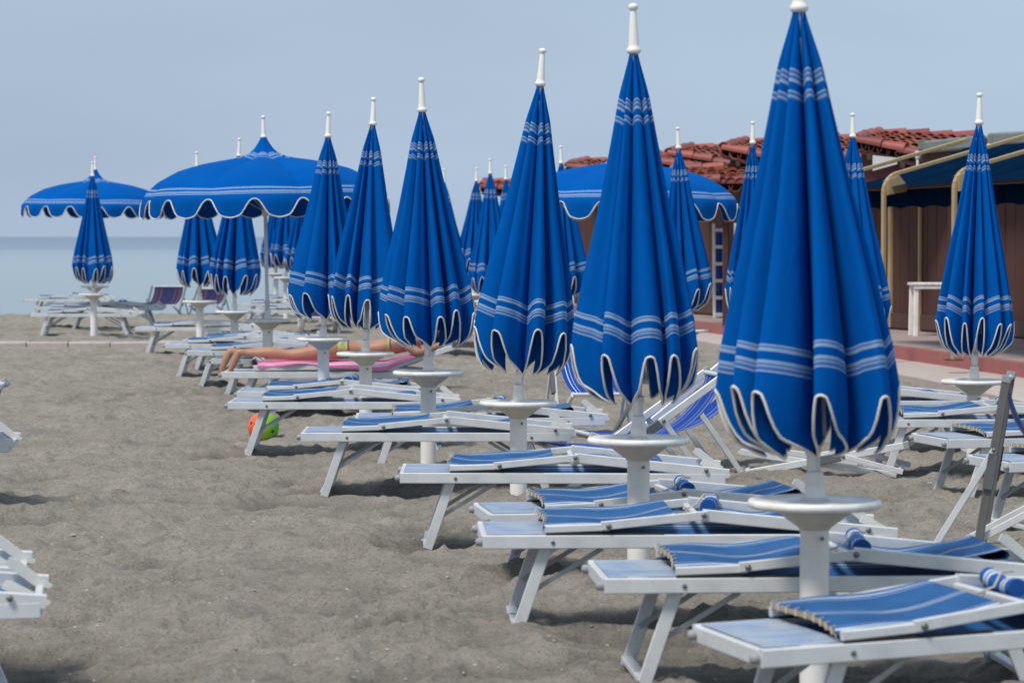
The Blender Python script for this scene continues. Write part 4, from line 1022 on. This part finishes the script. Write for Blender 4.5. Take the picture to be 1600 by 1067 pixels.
body = skin_body('body', V, E, RD, M_skin, per, 0, 2)
# bikini bottom and back strap follow the hips and back
def ring(cx, cz, ry, rz_, x0, x1, name, taper=1.0, arc=(-.15, 1.15)):
    b = MB()
    def f(u, v):
        q = PI * (arc[0] + (arc[1] - arc[0]) * u); x = x0 + (x1 - x0) * v
        k = 1 + (taper - 1) * v; return Vector((x, ry * k * math.cos(q), cz + rz_ * k * math.sin(q)))
    b.sheet(f, 26, 5); return b.build(name, M_bikini, per)
ring(0, T0 + .116, .166, .108, 1.05, 1.14, 'bikini_bottom', .97)
ring(0, T0 + .135, .155, .104, 1.50, 1.525, 'bikini_strap')
b = MB(); b.lathe([(.02, -.085), (.07, -.07), (.098, -.02), (.100, .03), (.08, .075), (.03, .098)], 16, Matrix.Translation((1.955, 0, T0 + .262)) @ Matrix.Rotation(PI / 2, 4, 'Y')); b.build('hair', M_hair, per)

# beach ball
ball_m = bpy.data.materials.new('ball_gores'); ball_m.use_nodes = True
n = ball_m.node_tree; bs = n.nodes['Principled BSDF']; t_ = n.nodes.new('ShaderNodeTexCoord')
spx = n.nodes.new('ShaderNodeSeparateXYZ'); n.links.new(t_.outputs['Object'], spx.inputs[0])
cr = n.nodes.new('ShaderNodeValToRGB'); mrr = n.nodes.new('ShaderNodeMapRange'); mrr.inputs[1].default_value = -.118; mrr.inputs[2].default_value = .118
n.links.new(spx.outputs[0], mrr.inputs[0]); n.links.new(mrr.outputs[0], cr.inputs[0])
el = cr.color_ramp.elements; el[0].position = .0; el[0].color = (.85, .10, .015, 1); el[1].position = 1; el[1].color = (.05, .42, .02, 1)
e = el.new(.36); e.color = (.85, .14, .02, 1); e = el.new(.40); e.color = (.65, .55, .02, 1); e = el.new(.55); e.color = (.32, .52, .02, 1)
vv = n.nodes.new('ShaderNodeTexVoronoi'); vv.inputs['Scale'].default_value = 11; n.links.new(t_.outputs['Object'], vv.inputs[0])
lt = n.nodes.new('ShaderNodeMath'); lt.operation = 'LESS_THAN'; lt.inputs[1].default_value = .16; n.links.new(vv.outputs['Distance'], lt.inputs[0])
mxx = n.nodes.new('ShaderNodeMix'); mxx.data_type = 'RGBA'; mxx.inputs[7].default_value = (.03, .02, .02, 1)
n.links.new(lt.outputs[0], mxx.inputs[0]); n.links.new(cr.outputs[0], mxx.inputs[6]); n.links.new(mxx.outputs[2], bs.inputs[0]); bs.inputs['Roughness'].default_value = .3
b = MB(); b.lathe([(.124 * math.sin(PI * k / 20) + 1e-5, -.124 * math.cos(PI * k / 20)) for k in range(21)], 28)
bl_ = b.build('ball', ball_m); q = P(411, 686); bl_.location = (q.x, q.y + .05, gzf(q.x, q.y) + .11); tag(bl_, 'orange and green plastic ball with dark spots on the sand under a lounger', 'ball')

# ------------------------------------------------------------------ deckchairs
M_dkframe = mat('brown_grey_frame', (.17, .17, .16), .45, .3, (9, (.11, .11, .10), .6))
M_navydeck = stripe_cloth('navy_sling_cloth', (.006, .014, .13), [(.10, .012, WH), (.30, .03, (.16, .18, .26)), (.70, .03, (.16, .18, .26)), (.90, .012, WH)], None)
def deckchair(loc, yaw, label, steep=0.0, cloth=None, flat=False, group='folding deckchairs', sc=1.0, zs=1.0, fm=None):
    """back at +x. steep 0: deep recline, 1: nearly upright"""
    cloth = cloth or M_deck
    root = empty('deckchair', loc, R(yaw)); tag(root, label, 'deckchair', group); root.scale = (sc, sc, sc * zs); fm = fm or M_alu
    def mk(name, m, fn, par=root):
        b = MB(); fn(b); return b.build(name, m, par)
    W = .29
    lerp = lambda a, c: a + (c - a) * steep
    bt = Vector((lerp(.62, .0), 0, lerp(.74, .98))); bb = Vector((lerp(-.42, .16), 0, .0))          # back frame top / bottom
    sf = Vector((lerp(-.52, -.42), 0, lerp(.30, .42))); sb_ = Vector((lerp(.48, .34), 0, .0))         # seat frame front / rear foot
    if flat: bt = Vector((.55, 0, .22)); bb = Vector((-.5, 0, .02)); sf = Vector((-.55, 0, .16)); sb_ = Vector((.5, 0, .02))
    for s in (-1, 1):
        mk('back_rail', fm, lambda b: b.beam(bb + Vector((0, s * W, 0)), bt + Vector((0, s * W, 0)), .026, .048, up=(1, 0, 0)))
        mk('seat_rail', M_alu, lambda b: b.beam(sb_ + Vector((0, s * (W - .035), 0)), sf + Vector((0, s * (W - .035), 0)), .024, .042, up=(1, 0, 0)))
        c = bb.lerp(bt, .62); dq = sb_.lerp(sf, .05)
        mk('prop', M_alu, lambda b: b.beam(c + Vector((0, s * (W + .026), 0)), dq + Vector((.10, s * (W + .026), .02)), .018, .036, up=(1, 0, 0)))
        mk('joint_plate', M_dkplastic, lambda b: b.beam(bb.lerp(bt, .40) + Vector((0, s * (W + .02), 0)), bb.lerp(bt, .60) + Vector((0, s * (W + .02), 0)), .030, .060, up=(1, 0, 0)))
        mk('bolt', M_steel, lambda b: b.lathe([(.013, 0), (.013, .006), (.006, .01)], 8, Matrix.Translation(c + Vector((0, s * (W + .036), 0))) @ Matrix.Rotation(-s * PI / 2, 4, 'X')))
        mk('cap', M_rubber, lambda b: b.beam(bt + Vector((0, s * W, 0)), bt + (bt - bb).normalized() * .035 + Vector((0, s * W, 0)), .032, .054, up=(1, 0, 0)))
    for p, w_ in ((bt, W), (bb + Vector((0, 0, .02)), W), (sf, W - .035), (sb_ + Vector((0, 0, .02)), W - .035)):
        mk('cross_tube', M_alu, lambda b: b.tube([p + Vector((0, -w_, 0)), p + Vector((0, w_, 0))], .015, 10))
    if not flat:
        def sling(u, v):
            p = bt.lerp(sf, u); sag = lerp(.24, .10) * math.sin(PI * (u ** lerp(.75, .8)))
            n_ = Vector((-(sf - bt).normalized().z, 0, (sf - bt).normalized().x)); n_ = n_ if n_.z < 0 else -n_
            return p + n_ * sag + Vector((0, -.245 + .49 * v, .015 * math.sin(PI * v) * 0))
        mk('sling', cloth, lambda b: b.sheet(sling, 30, 8))
    return root
p = P(985, 782); deckchair((p.x - .02, p.y + 1.2, gzf(p.x, p.y)), 8, 'reclined blue deckchair behind the loungers, left of the second nearest umbrella\'s post', 0.0)
p = P(1062, 765); deckchair((p.x - .1, p.y + 1.4, gzf(p.x, p.y)), 14, 'reclined blue deckchair right of the second nearest umbrella\'s post, sling rising rightwards', 0.05)
p = P(905, 690); deckchair((p.x + .12, p.y + .5, gzf(p.x, p.y)), 100, 'blue striped deckchair whose back shows between the leaning and the second nearest umbrella', 0.55)
p = P(1590, 864); deckchair((p.x - .06, p.y - .05, gzf(p.x, p.y)), 168, 'upright deckchair with dark blue sling at the right edge of the picture', 1.0, M_navydeck, sc=.90, fm=M_dkframe)
p = P(1290, 738); deckchair((p.x, p.y, gzf(p.x, p.y) - .01), -12, 'collapsed bare deckchair frame lying on the sand below the nearest umbrella\'s canopy', 0, flat=True)
p = P(256, 489); deckchair((p.x, p.y, gzf(p.x, p.y)), 84, 'left one of the two navy and rust striped deckchairs near the water', .35, M_darkdeck, sc=1.25, zs=.62, fm=M_dkframe)
p = P(320, 487); deckchair((p.x, p.y + .6, gzf(p.x, p.y)), 84, 'right one of the navy and rust striped deckchairs, behind a closed umbrella\'s table', .25, M_darkdeck, sc=1.15, zs=.6, fm=M_dkframe)
p = P(498, 520); deckchair((p.x, p.y, gzf(p.x, p.y)), 95, 'dark deckchair beneath the closed umbrella in front of the sunbather\'s thighs', .55, M_darkdeck, fm=M_dkframe)
p = P(-20, 790); deckchair((p.x - .55, p.y, gzf(p.x, p.y)), 5, 'deckchair at the left edge of which only the frame\'s tip shows', 0.0)
